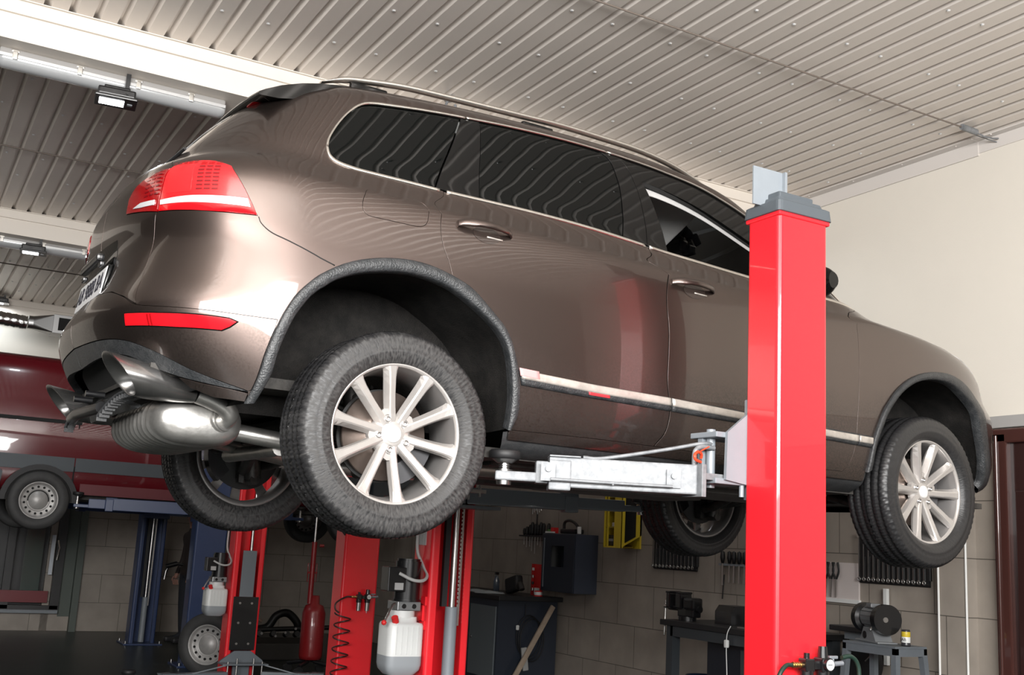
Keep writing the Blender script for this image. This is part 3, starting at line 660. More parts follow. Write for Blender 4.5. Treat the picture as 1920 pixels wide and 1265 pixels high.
L_OUT = [(-1.1165, 1.213), (-1.0693, 1.2484), (-1.03, 1.2560), (-0.9837, 1.2570), (-0.924, 1.2418), (-0.8721, 1.197), (-0.8113, 1.1305), (-0.7738, 1.0846), (-0.7361, 1.0322), (-0.7166, 0.9972), (-0.805, 0.996), (-0.8929, 0.9978), (-1.0032, 1.0039), (-1.1398, 1.0139)]
L_IN = [(-1.1205, 1.2115), (-1.1440, 1.0135), (-1.2339, 1.0294), (-1.3609, 1.0488), (-1.3557, 1.1046), (-1.3061, 1.1457), (-1.2286, 1.1713), (-1.17, 1.193)]
BTOP = [(-0.5589, 0.6701), (-0.703, 0.6702), (-0.8529, 0.6755), (-1.0005, 0.6826), (-1.1076, 0.6933), (-1.1859, 0.7264), (-1.3072, 0.7616), (-1.423, 0.775), (-1.67, 0.790)]
VTOP = [(-1.67, .612), (-1.5045, 0.6054), (-1.3264, 0.5984), (-1.2068, 0.5851), (-1.1199, 0.5594), (-1.0477, 0.5259), (-0.9705, 0.4818), (-0.8813, 0.4481), (-0.7796, 0.4199)]
j0 = [i for i, p in enumerate(ARCH) if p[0] > -.5589][0]
k0 = [i for i, p in enumerate(ARCH) if p[1] > .42][0]
BUMPER = smoothc(BTOP, 3)+smoothc(VTOP, 3)+ARCH[k0:j0]
GLOW = [(-1.1398, 1.0139), (-1.1536, 1.0114), (-1.162, 0.95), (-1.162, 0.86), (-1.15, 0.78), (-1.1076, 0.6933)]
GUP = [(-1.1165, 1.213), (-1.13, 1.30), (-1.155, 1.42), (-1.165, 1.5167), (-1.132, 1.6195), (-1.1026, 1.70), (-1.018, 1.786), (-.96, 1.86), (-.96, 2.02)]
GATE = smoothc(GUP, 3)[::-1]+smoothc(GLOW, 3)+BTOP[5:]+[(-1.67, 2.02)]
FUEL = []
def rrect(P, r, n=5):
    """rounded polygon from its corners"""
    out = []; N = len(P)
    for i in range(N):
        a, b, c = Vector(P[i-1]), Vector(P[i]), Vector(P[(i+1) % N]); u = (a-b); v = (c-b); q = min(r, u.length*.45, v.length*.45)
        p0 = b+u.normalized()*q; p1 = b+v.normalized()*q
        for k in range(n+1):
            t = k/n; out.append(tuple(p0*(1-t)**2+b*2*t*(1-t)+p1*t*t))
    return out
FUEL = rrect([(-.222, 1.268), (.040, 1.292), (.022, 1.088), (-.255, 1.082)], .05)
WS = [(3.06, 1.44), (3.9, 1.44), (3.9, 1.98), (3.05, 1.93), (2.86, 1.84), (2.90, 1.72), (2.99, 1.60), (3.05, 1.50)]
SHELL_O = [(-1.67, .355), (3.9, .355), (3.9, WMAX), (-1.67, WMAX)]
both = (-1, 1)
VAL_HOLE = [(-1.67, .355), (-.80, .355), (-.78, .42)]+[p for p in smoothc(VTOP, 3)[::-1]]
GRILLE = [(3.2, .45), (3.9, .45), (3.9, 1.05), (3.45, 1.05), (3.3, .8)]
panel('body_shell', PAINT, CAR, SHELL_O, both, holes=[ARCHH, FARCHH, WIN, RDOOR, FDOOR, L_OUT, L_IN, GATE, BUMPER, VAL_HOLE, FUEL, WS], step=.03)
for sd, lr in ((-1, 'right'), (1, 'left')):
    d = panel('rear_door', PAINT, CAR, RDOOR, (sd,), inset=.0028)
    f = panel('front_door', PAINT, CAR, FDOOR, (sd,), inset=.0028)
    for o, nm in ((d, 'rear'), (f, 'front')): pass
    # side glazing
    zin = dict(off=-.006, flange=.01)
    G = inset2(resample(WIN, .02), .011); G = [tuple(p) for p in G]
    def cut(P, fn): return [p for p in P if fn(p)]
    def between(a0, a1, b0, b1):
        """window outline between two slanted dividing lines (s at bottom, s at top)"""
        def side_(p, l0, l1): t = (p[1]-1.41)/(1.86-1.41); return p[0]-(l0+(l1-l0)*t)
        P = np.array(G); out = []
        n = len(P)
        def clip(P, f):
            o = []
            for i in range(len(P)):
                a, b = P[i], P[(i+1) % len(P)]; fa, fb = f(a), f(b)
                if fa >= 0: o.append(tuple(a))
                if (fa >= 0) != (fb >= 0): t = fa/(fa-fb); o.append(tuple(np.array(a)+(np.array(b)-np.array(a))*t))
            return o
        Q = clip([tuple(p) for p in P], lambda p: side_(p, a0, a1)); Q = clip(Q, lambda p: -side_(p, b0, b1)); return Q
    q1 = between(-9, -9, .085, .300); q2 = between(.095, .312, .325, .455); q3 = between(.330, .462, 1.165, 1.56); q4 = between(1.170, 1.566, 1.325, 1.70); q5 = between(1.330, 1.706, 1.462, 1.765)
    gq = panel('quarter_window', TINT, CAR, q1, (sd,), **zin)
    panel('pillar_cover', BLKGLOSS, d, q2, (sd,), off=-.003, flange=.01)
    gr = panel('door_window', TINT, d, q3, (sd,), **zin)
    panel('pillar_cover', BLKGLOSS, d, q4, (sd,), off=-.003, flange=.01)
    panel('pillar_cover', BLKGLOSS, f, q5, (sd,), off=-.003, flange=.01)
    for o in (d, f): o['label'] = ''
    del d['label'], f['label']
    # front door frame round the clear window
    fr = between(1.462, 1.765, 9, 9)
    GF = [(1.475, 1.4315), (1.500, 1.48), (1.560, 1.575), (1.632, 1.69), (1.680, 1.768), (1.7752, 1.766), (1.8824, 1.757), (1.9841, 1.744), (2.0806, 1.7242), (2.157, 1.700), (2.2191, 1.672), (2.29, 1.635), (2.38, 1.58), (2.48, 1.51), (2.58, 1.43), (2.60, 1.40), (1.9868, 1.402), (1.6227, 1.409), (1.47, 1.412)]
    panel('window_frame', BLKGLOSS, f, fr, (sd,), holes=[GF], off=-.006, flange=.03)
    if sd > 0: panel('door_window', CLEAR, f, [tuple(p) for p in inset2(resample(GF, .03), -.004)], (sd,), off=-.022, flange=0)
    strip_on_body('pillar_trim', HEADM, f, smoothc([(1.70, 1.742), (1.7752, 1.745), (1.8824, 1.738), (1.9841, 1.725), (2.0806, 1.705), (2.157, 1.681), (2.2191, 1.653), (2.29, 1.615), (2.38, 1.56), (2.48, 1.49), (2.56, 1.42)], 3), .036, (sd,), h=.004, off=-.040)
    # bright strip round the side windows
    loop = smoothc(TOP, 3)+FRT+[p for p in smoothc(BOT, 3)[::-1]]
    P = np.array(loop); 
    def piece(cond, par, name='chrome_strip'):
        runs, cur = [], []
        for p in [tuple(x) for x in resample(loop, .02)]:
            if cond(p): cur.append(p)
            elif cur: runs.append(cur); cur = []
        if cur: runs.append(cur)
        if len(runs) > 1 and np.linalg.norm(np.array(runs[0][0])-np.array(runs[-1][-1])) < .05: runs[0] = runs.pop()+runs[0]
        for r_ in runs:
            if len(r_) > 3: strip_on_body(name, CHROME, par, r_, .017, (sd,), h=.006, off=-.001)
    top_ = lambda p: p[1] > 1.6
    lim = lambda p, b, t: p[0]-(t if p[1] > 1.6 else b)
    piece(lambda p: lim(p, .132, .352) < 0, CAR)
    piece(lambda p: lim(p, .136, .356) > 0 and lim(p, 1.318, 1.688) < 0, d)
    piece(lambda p: lim(p, 1.326, 1.694) > 0, f)
    # lower door moulding
    tr = lambda s: np.interp(s, [.43, .79, 1.19, 1.63, 2.17, 2.46], [.6319, .6196, .6165, .6043, .5869, .5802]); tb = lambda s: np.interp(s, [.43, .79, 1.19, 1.63, 2.17, 2.46], [.5706, .5651, .5600, .5575, .5438, .5328])
    def mould(a, b, par):
        ss = np.linspace(a, b, 24); u = [(s, tr(s)) for s in ss]; l = [(s, tb(s)) for s in ss]
        strip_on_body('door_moulding', CLAD, par, [(s, (tr(s)+tb(s))/2) for s in ss], .060, (sd,), h=.014, off=0)
        strip_on_body('chrome_strip', CHROMED, par, [(s, tr(s)-.018) for s in ss], .034, (sd,), h=.005, off=.0135)
    mould(.437, 1.186, d); mould(1.195, 2.352, f); mould(2.362, 2.455, CAR)
    # the red column's reflection, painted as red and pink strips on the rear moulding
    if sd < 0:
        strip_on_body('column_reflection', mat('red_reflection', (.7, .03, .04), .4), d, [(s, tb(s)+.020) for s in np.linspace(.755, .86, 6)], .022, (sd,), h=.001, off=.0145)
        strip_on_body('column_reflection', mat('pink_reflection', (.55, .28, .28), .6), d, [(s, tr(s)-.010) for s in np.linspace(.43, .52, 6)], .03, (sd,), h=.001, off=.019)
    # handles
    for par, s0, s1, w0 in ((d, .150, .392, 1.140), (f, 1.205, 1.447, 1.128)):
        P0 = body(np.array(s0), np.array(w0)); P1 = body(np.array(s1), np.array(w0+.004)); secs = []
        for k in range(17):
            t = k/16; s = s0+(s1-s0)*t; w = w0+.004*t; o = .004+.040*math.sin(PI*min(max(t, .0), 1))**.55; 
            hh = (.019 if t < .3 else .015)*(.75+.25*math.sin(PI*t))
            c = body(np.array(s), np.array(w)); n = bnormal(np.array(s), np.array(w)); up = np.cross(n, P1-P0); up /= np.linalg.norm(up); up *= -1 if up[2] < 0 else 1
            secs.append([tuple((c+n*(o+.008*math.cos(a))+up*hh*math.sin(a))*np.array([1, 1 if sd < 0 else -1, 1])) for a in [2*PI*i/12 for i in range(12)]])
        b = MB(); b.loft(secs); hd = b.build('door_handle', PAINT, par)
        cup = [(s0+.075+.055+.062*math.cos(a), w0-.016+.034*math.sin(a)) for a in [2*PI*i/28 for i in range(28)]]
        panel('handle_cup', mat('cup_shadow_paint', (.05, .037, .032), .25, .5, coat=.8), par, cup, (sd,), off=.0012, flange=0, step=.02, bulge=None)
        strip_on_body('chrome_strip', CHROMED, par, [(s, w0-.024) for s in np.linspace(s0+.13, s0+.20, 6)], .006, (sd,), h=.003)
    # lights
    def dome(P, h):
        A = np.array(resample(P, .01))
        def fn(s, w):
            Q = np.stack([s, w], 1); d_ = np.array([np.linalg.norm(A-q, axis=1).min() for q in Q]); return h*np.clip(d_/.03, 0, 1)**.5
        return fn
    lt = panel('tail_light', REDL, CAR, L_OUT, (sd,), inset=.003, step=.016, off=.001, bulge=dome(L_OUT, .010))
    li = panel('tail_light', REDL2, CAR, L_IN, (sd,), inset=.003, step=.016, off=.001, bulge=dome(L_IN, .008))
    panel('lens_strip', WLENS, lt, smoothc([(-1.1244, 1.0500), (-1.0068, 1.0525), (-0.917, 1.0512), (-0.7601, 1.0484)], 3)+smoothc([(-0.7476, 1.0217), (-0.8932, 1.0256), (-1.0047, 1.0305), (-1.122, 1.0340)], 3), (sd,), off=.0125, flange=.003, step=.014)
    panel('lens_strip', WLENS, li, [(-1.29, 1.052), (-1.2406, 1.0619), (-1.1577, 1.0572), (-1.1578, 1.040), (-1.2369, 1.0446)], (sd,), off=.0105, flange=.003, step=.014)
    for (a, bq, par, rows, cols_) in (((-.975, 1.068), (-.880, 1.205), lt, 10, 3), ((-1.10, 1.190), (-.985, 1.240), lt, 4, 5), ((-1.225, 1.072), (-1.14, 1.190), li, 8, 3)):
        for i in range(rows):
            for j in range(cols_):
                s = a[0]+(bq[0]-a[0])*(j+.5)/cols_; w = a[1]+(bq[1]-a[1])*(i+.5)/rows
                if (i+j) % 1 == 0:
                    ds = (bq[0]-a[0])/cols_*.38; dw = (bq[1]-a[1])/rows*.20
                    panel('light_segment', mat('led_segment', (.14, .001, .004), .08, coat=1.0), par, [(s-ds, w-dw), (s+ds, w-dw), (s+ds, w+dw), (s-ds, w+dw)], (sd,), off=.0122 if par is lt else .0102, flange=0, step=.02)
    panel('fuel_flap', PAINT, CAR, FUEL, (sd,), inset=.0026) if sd < 0 else panel('blank_panel', PAINT, CAR, FUEL, (sd,))
    rf = [(-1.1557, 0.6659), (-1.0084, 0.6593), (-0.8533, 0.6557), (-0.7564, 0.6515), (-0.7314, 0.6440), (-0.7623, 0.6265), (-0.7956, 0.6137), (-0.9583, 0.6167), (-1.160, 0.6284)]
    rb = panel('reflector_surround', BLKGLOSS, CAR, [tuple(p) for p in inset2(resample(rf, .02), -.004)], (sd,), off=.0015, flange=.004, step=.02)
    panel('reflector', REDR, rb, rf, (sd,), off=.004, flange=.003, step=.016)
    for q in (-1.060, -1.048): panel('reflector_divider', REDL2, rb, [(q, .6225), (q+.006, .6225), (q+.006, .659), (q, .659)], (sd,), off=.0046, flange=0, step=.02)
    strip_on_body('panel_seam', DARK, CAR, smoothc([(-.7137, .9953), (-.7030, .9730), (-.6593, .9477), (-.5724, .9285), (-.4499, .902), (-.3620, .8795)], 6), .0045, (sd,), h=.0004, off=.0002)
    panel('lens_window', mat('inner_red_lens', (.80, .010, .014), .04, coat=1.0), lt, [(-1.098, 1.070), (-.992, 1.066), (-.992, 1.180), (-1.095, 1.180)], (sd,), off=.0118, flange=.002, step=.02)
    panel('light_rim', BLKGLOSS, lt, [tuple(p) for p in inset2(resample(L_OUT, .02), -.0035)], (sd,), off=-.001, flange=.004, step=.03)
    # wheel arch cladding and liner
    for AO, AI, nm in ((ARCH, ARCH_IN, 'wheel_arch'), (FARCH, FARCH_IN, 'wheel_arch')):
        A = resample(AO, .03, closed=False); B = resample(AI, .03, closed=False); n = 60
        def par_(A, n):
            d_ = np.concatenate([[0], np.cumsum(np.linalg.norm(np.diff(A, axis=0), axis=1))]); t = np.linspace(0, d_[-1], n); return np.stack([np.interp(t, d_, A[:, 0]), np.interp(t, d_, A[:, 1])], 1)
        A, B = par_(A, n), par_(B, n); mb = MB(); V = []
        prof = [(0, -.004), (0, .010), (.12, .0165), (.5, .017), (.9, .015), (1, .008), (1, -.018), (.98, -.030)]
        for i in range(n):
            for t, h in prof:
                q = A[i]*(1-t)+B[i]*t; p = body(np.array(q[0]), np.array(q[1]))+bnormal(np.array(q[0]), np.array(q[1]))*h; V.append((p[0], p[1] if sd < 0 else -p[1], p[2]))
        K = len(prof); mb.add(V, [(i*K+j, i*K+j+1, (i+1)*K+j+1, (i+1)*K+j) for i in range(n-1) for j in range(K-1)], 0, None, True)
        mb.build(nm, CLAD, CAR)
        # liner: from the cladding edge into the wheel well
        xc = (B[:, 0].min()+B[:, 0].max())/2; V = []; rows = 9
        P = [body(np.array(q[0]), np.array(q[1])) for q in B]
        P = [np.array(p) for p in P]
        c = np.mean([p[0] for p in (P[0], P[-1])]); zc = .33
        for i, p in enumerate(P):
            for k in range(rows):
                t = k/(rows-1); dx, dz = p[0]-c, p[2]-zc; g = 1+.055*math.sin(PI*min(t*1.6, 1)*.5)*(1 if t > 0 else 0)
                wob = 1+.012*math.sin(i*.55)*math.sin(PI*t)
                y = p[1]+.012+(abs(p[1])-.50)*t
                V.append((c+dx*g*wob, y*(1 if sd < 0 else -1), zc+dz*(1+(g-1)*.6)*wob))
        mb = MB(); mb.add(V, [(i*rows+j, i*rows+j+1, (i+1)*rows+j+1, (i+1)*rows+j) for i in range(len(P)-1) for j in range(rows-1)], 0, None, True)
        ii = [i*rows+rows-1 for i in range(len(P))]; mb.add([V[i] for i in ii], [tuple(range(len(ii)))], 0)
        mb.build('wheel_liner', LINER, CAR)
# rear bumper, valance, tailgate
bp_ = panel('rear_bumper', PAINT, CAR, BUMPER, both, inset=.0022)
# grey plastic valance with the dark opening for tow bar and exhaust
val_lo = [(-.80, .385), (-.90, .375), (-1.0, .355), (-1.1, .335), (-1.35, .325), (-1.67, .325)]
VAL = smoothc(VTOP, 3)+val_lo
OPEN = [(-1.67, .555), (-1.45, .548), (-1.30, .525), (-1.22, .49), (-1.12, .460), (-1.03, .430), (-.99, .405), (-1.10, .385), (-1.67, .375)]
VLOW = [(-.7812, .4175), (-.8512, .424), (-.9517, .4403), (-1.0304, .4583), (-1.123, .4913), (-1.2037, .5309), (-1.3336, .5435), (-1.67, .535)]
vb = panel('rear_valance', CLAD, CAR, smoothc(VTOP, 3)+smoothc(VLOW, 3), both, off=-.002, inset=.002, flange=.03, step=.02)
panel('valance_lip', CLAD, vb, [(-1.67, .425), (-1.48, .415), (-1.36, .385), (-1.30, .368), (-1.67, .360)], both, off=-.002, flange=.02)
for sd in both: panel('bumper_lower', PAINT, bp_, [(-.785, .412), (-.9517, .4360), (-1.0304, .4540), (-1.0027, .423), (-.9207, .3941), (-.8035, .3856)], (sd,), off=-.003, flange=.015, step=.02)
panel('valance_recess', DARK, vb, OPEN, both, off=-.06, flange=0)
for sgn in (-1, 1):
    b = MB()
    for k in range(12):
        t = k/11; b.box((-.90+.06*t, sgn*(.33+.17*t), .290+.080*t+.02*math.sin(PI*t)), (.036, .007, .016))
    b.tube([(-.915+.06*t, sgn*(.33+.17*t), .300+.085*t+.02*math.sin(PI*t)) for t in np.linspace(0, 1, 8)], .006, n=6)
    b.build('valance_grille', PLASTIC, vb)
b = MB(); b.tube([(-.90, -.30, .335), (-.93, 0, .33), (-.90, .30, .335)], .022, n=10); b.cyl((-.93, -.12, .40), (-.86, -.12, .40), .012); b.cyl((-.93, .12, .40), (-.86, .12, .40), .012)
b.build('tow_bar_mount', BLACKM, CAR)
gt = panel('tailgate', PAINT, CAR, GATE, both, holes=[L_IN], inset=.0024)
panel('rear_window', TINT, gt, [(-1.67, 1.44), (-1.36, 1.44), (-1.31, 1.47), (-1.29, 1.53), (-1.27, 1.62), (-1.25, 1.70), (-1.22, 1.76), (-1.67, 1.79)], both, off=.0015, flange=.006)
REC = [(-1.67, .795), (-1.45, .79), (-1.405, .80), (-1.42, .86), (-1.44, .975), (-1.67, .985)]
panel('plate_recess', BLKGLOSS, gt, REC, both, off=.0015, flange=.004)
b = MB(); b.box((0, 0, 0), (.010, .52, .112), bev=.003); pl = b.build('number_plate', mat('plate_white', (.62, .62, .63), .35), CAR, (-.937, 0, .818), (0, R(8), 0))
b = MB(); b.box((0, 0, 0), (.016, .54, .13), bev=.004); b.build('plate_holder', BLKGLOSS, gt, (-.931, 0, .815), (0, R(8), 0))
t_ = text('plate_characters', 'AB 9888 BA', .098, (0, 0, 0), (0, -1, 0), (0, 0, 1), mat('plate_ink', (.02, .02, .03), .5)); t_.parent = pl; t_.location = (-.0062, 0, 0)
b = MB(); b.box((-.945, 0, .925), (.03, .34, .03), bev=.01)
for y in (-.17, .17): b.box((-.94, y, .895), (.02, .05, .02), bev=.006)
b.build('gate_grip', BLACKM, gt)
# roof spoiler
secs = []
for k in range(17):
    y = -.665+1.33*k/16; q = (abs(y)/.665)**2.2
    secs.append([(-.20, y, 1.706-.050*q), (-.30, y, 1.697-.055*q), (-.38, y, 1.676-.055*q), (-.46, y, 1.643-.052*q), (-.52, y, 1.612-.052*q), (-.545, y, 1.596-.052*q), (-.542, y, 1.584-.052*q), (-.47, y, 1.588-.052*q), (-.38, y, 1.600-.045*q), (-.28, y, 1.63-.03*q)])
b = MB(); b.loft(secs); sp = b.build('roof_spoiler', BLKGLOSS, gt)
b = MB(); b.box((-.50, -.50, 1.558), (.05, .10, .008), bev=.003); b.build('brake_light', REDL2, gt)
b = MB(); b.tube([(-.80, -.02, 1.26), (-.775, -.22, 1.30), (-.74, -.44, 1.335)], [.012, .009, .006], n=8); b.box((-.835, .0, 1.245), (.05, .07, .04), bev=.015); b.build('rear_wiper', BLACKR, gt)
# windscreen
panel('windscreen', CLEAR, CAR, WS, both, off=-.004, flange=0)
# front bumper grille, headlight and lower grilles sit in the nose
panel('headlight', WLENS, CAR, [(3.10, 1.16), (3.20, 1.19), (3.55, 1.14), (3.55, 1.03), (3.3, 1.02)], both, off=.003, flange=.006)
panel('radiator_grille', BLKGLOSS, CAR, [(3.62, 1.14), (3.9, 1.14), (3.9, 1.0), (3.62, 1.0)], both, off=.003, flange=.006)
panel('lower_grille', PLASTIC, CAR, [(3.4, .45), (3.9, .42), (3.9, .66), (3.45, .62)], both, off=.003, flange=.006)
# sills and underside
for sd in both: panel('side_sill', PLASTIC, CAR, [(.33, .215), (2.46, .215), (2.46, .405), (2.27, .383), (1.09, .391), (.36, .386), (.33, .38)], (sd,), off=-.012, flange=.0)
panel('inner_body', DARK, CAR, [(-1.67, .37), (3.9, .37), (3.9, 1.36), (-1.67, 1.36)], both, holes=[[tuple(p) for p in inset2(resample(ARCHH, .03), -.03)], [tuple(p) for p in inset2(resample(FARCHH, .03), -.03)], VAL_HOLE], off=-.024, flange=0, step=.06)
panel('front_undertray', PLASTIC, CAR, [(3.22, .12), (3.9, .12), (3.9, .358), (3.22, .358)], both, off=0, flange=0, step=.05)
b = MB()
b.box((1.45, 0, .27), (2.1, 1.62, .04), 0); b.box((1.45, 0, .255), (2.0, .40, .05), 0, bev=.02); b.box((.0, 0, .42), (.8, .92, .04)); b.box((-.55, 0, .45), (.55, 1.35, .04)); b.box((2.95, 0, .36), (.9, .9, .06)); b.box((3.45, 0, .27), (.5, 1.3, .03))
for y in (-.62, .62): b.box((1.5, y, .252), (1.9, .10, .04), bev=.012)
for y in (-.25, .25): b.tube([(.6, y, .25), (1.4, y*1.1, .25), (2.4, y, .26)], .035, n=12)
b.build('underbody', UNDER, CAR)
b = MB(); b.box((2.2, -.25, .232), (.8, .5, .03), bev=.01); b.box((1.95, .35, .235), (.9, .35, .03), bev=.01); b.build('engine_undertray', mat('grey_pan', (.12, .118, .113), .6, noise=.5, nscale=6), CAR)
# interior
HEAD = mat('headliner', (.82, .82, .80), .8, bump=.1, bscale=200); SEAT = mat('seat_leather', (.025, .024, .023), .45)
panel('headliner', HEAD, CAR, [(-.9, 1.80), (2.75, 1.80), (2.7, 1.9), (2.55, WMAX), (-.6, WMAX)], both, off=-.045, flange=0, step=.06)
b = MB(); 
b.box((.85, 0, 1.662), (1.5, 1.0, .012), 0); b.box((1.60, -.40, 1.57), (.30, .46, .02), 0, M=Matrix.Rotation(R(-24), 4, 'X') @ Matrix.Rotation(R(14), 4, 'Y'), bev=.008); b.box((1.56, .32, 1.625), (.26, .46, .02), 0, M=Matrix.Rotation(R(6), 4, 'Y'), bev=.008); b.cyl((1.70, -.18, 1.59), (1.72, -.12, 1.59), .012); b.build('sun_visor', HEAD, CAR)
for y in (-.38, .38):
    st = []
    b = MB(); b.box((1.30, y, .62), (.50, .50, .16), bev=.05); b.box((1.02, y, .98), (.14, .48, .66), M=Matrix.Rotation(R(-14), 4, 'Y'), bev=.05); s_ = b.build('seat', SEAT, CAR)
    b = MB(); b.box((.88, y, 1.42), (.11, .27, .19), bev=.04); b.cyl((.90, y-.06, 1.25), (.89, y-.06, 1.38), .007); b.cyl((.90, y+.06, 1.25), (.89, y+.06, 1.38), .007); b.build('headrest', SEAT, s_)
b = MB(); b.box((.45, 0, .62), (.4, .90, .16), bev=.05); b.box((.22, 0, .98), (.14, .90, .6), bev=.05); b.build('seat', SEAT, CAR)
b = MB(); b.box((2.15, 0, 1.02), (.55, 1.5, .18), bev=.06); b.box((2.05, 0, 1.10), (.3, 1.4, .06), bev=.03); b.build('dashboard', SEAT, CAR)
b = MB(); b.tube([(1.72+.10*math.sin(a)*.35, .38+.18*math.cos(a), 1.07+.18*math.sin(a)) for a in [2*PI*i/24 for i in range(24)]], .016, n=8, closed=True); b.cyl((1.74, .38, 1.07), (2.0, .38, 1.0), .03); b.box((1.73, .38, 1.07), (.03, .30, .03)); b.build('steering_wheel', SEAT, CAR)
b = MB(); b.box((1.98, -.03, 1.535), (.035, .22, .065), bev=.012); b.cyl((1.99, -.03, 1.55), (2.03, -.03, 1.60), .012); b.box((2.02, -.12, 1.52), (.05, .07, .05), bev=.01); b.box((1.955, -.13, 1.54), (.02, .012, .06)); b.build('interior_mirror', BLACKM, CAR)
# door mirrors
for sd in (-1, 1):
    secs = []
    for k in range(9):
        t = k/8; y = sd*(.92+.17*t); r1 = .078*math.sin(PI*(.12+.80*t))**.5; secs.append([(2.055+.038*math.cos(a)*(1 if math.cos(a) < 0 else 1.7)*(.6+.4*math.sin(PI*t)), y, 1.19+r1*math.sin(a)) for a in [2*PI*i/16 for i in range(16)]])
    b = MB(); b.loft(secs); m_ = b.build('door_mirror', BLKGLOSS, CAR); b = MB(); b.box((2.06, sd*.90, 1.15), (.07, .12, .035), bev=.01); b.build('mirror_foot', BLKGLOSS, m_)
# roof rails
for sd in (-1, 1):
    pts = [(-.30, .628, 1.655), (-.21, .63, 1.690), (-.12, .63, 1.708), (.05, .632, 1.730), (.25, .634, 1.739), (.58, .64, 1.748), (.80, .642, 1.755), (1.01, .645, 1.752), (1.24, .65, 1.742), (1.42, .655, 1.716), (1.55, .658, 1.680), (1.64, .66, 1.645)]
    cv = curve_pts([(x, sd*(y+.012), z+.012) for x, y, z in pts], 6); b = MB(); secs = []
    n_ = len(cv)
    for i, p in enumerate(cv):
        e = min(1, i/6, (n_-1-i)/6)*.7+.3; secs.append([(p[0]+0, p[1]+.017*math.cos(a), p[2]-.012+.013*e*math.sin(a)) for a in [2*PI*k/12 for k in range(12)]])
    b.loft(secs); rl = b.build('roof_rail', CHROME, CAR)
    for x, z in ((-.10, 1.68), (.70, 1.72), (1.45, 1.69)): b = MB(); b.box((x, sd*.645, z-.012), (.16, .03, .045), bev=.01); b.build('rail_foot', BLKGLOSS, rl)
# exhaust: ribbed transverse silencer, pipes, wide tail pipe
def silencer():
    b = MB(); secs = []; cx, cz = -.605, .298
    ys = [(-.585, .10), (-.583, .50), (-.575, .72), (-.555, .88), (-.525, .965), (-.490, .99), (-.486, 1.025), (-.478, 1.03), (-.470, 1.0)]
    y = -.455
    for k in range(9):
        ys += [(y, .965), (y+.018, .962), (y+.026, 1.035), (y+.033, 1.055), (y+.040, 1.035), (y+.048, .965)]; y += .062
    ys += [(y, .96), (y+.05, .8), (y+.07, .4)]
    for y, g in ys:
        secs.append([(cx+.168*g*math.copysign(abs(math.cos(a))**.75, math.cos(a)), y, cz+.088*g*math.copysign(abs(math.sin(a))**.8, math.sin(a))) for a in [2*PI*i/44 for i in range(44)]])
    b.loft(secs); return b.build('silencer', EXH, CAR)
sl = silencer()
def pipe_in(sd):
    b = MB(); b.tube(curve_pts([(-.640, sd*.615, .387), (-.585, sd*.612, .372), (-.535, sd*.61, .350), (-.512, sd*.60, .325), (-.520, sd*.575, .308), (-.535, sd*.55, .305)], 6), .034, n=18)
    for q in (0, 1): b.cyl((-.526-.004*q, sd*(.582-.008*q), .312), (-.530-.004*q, sd*(.575-.008*q), .310), .045+.005*q, n=20)
    b.build('exhaust_pipe', EXH, sl)
pipe_in(-1); pipe_in(1)
def tip(sd):
    b = MB(); secs = []; N = 36
    for k, (t, ry, rz) in enumerate([(0, .036, .034), (.10, .044, .040), (.28, .066, .050), (.5, .088, .058), (.75, .102, .066), (1, .108, .070)]):
        cx, cz = -.650-.262*t, .388+.040*t; sec = []
        for i in range(N):
            a = 2*PI*i/N; up = math.sin(a); sec.append((cx-.058*up*t**2, sd*(.615-.02*t)+ry*math.copysign(abs(math.cos(a))**.8, math.cos(a)), cz+rz*up))
        secs.append(sec)
    b.loft(secs, cap=False)
    cy = sd*.60; inner = [[(x+.003, (y-cy)*.92+cy, (z-.41)*.90+.41) for x, y, z in s] for s in secs[::-1]]
    b.loft([secs[-1]]+inner, cap=False); return b.build('exhaust_tip', mat('tip_steel', (.30, .295, .29), .25, .9, noise=.6, nscale=9, col2=(.12, .115, .11)), sl)
tip(-1); tip(1)
b = MB()
b.tube(curve_pts([(-.45, -.30, .30), (-.20, -.36, .27), (.10, -.40, .24), (.45, -.38, .235), (.9, -.30, .245)], 6), .034, n=14); b.tube(curve_pts([(-.45, .1, .30), (-.10, .30, .27), (.30, .36, .235), (.9, .28, .245)], 6), .034, n=14); b.build('exhaust_pipe', EXH, sl)
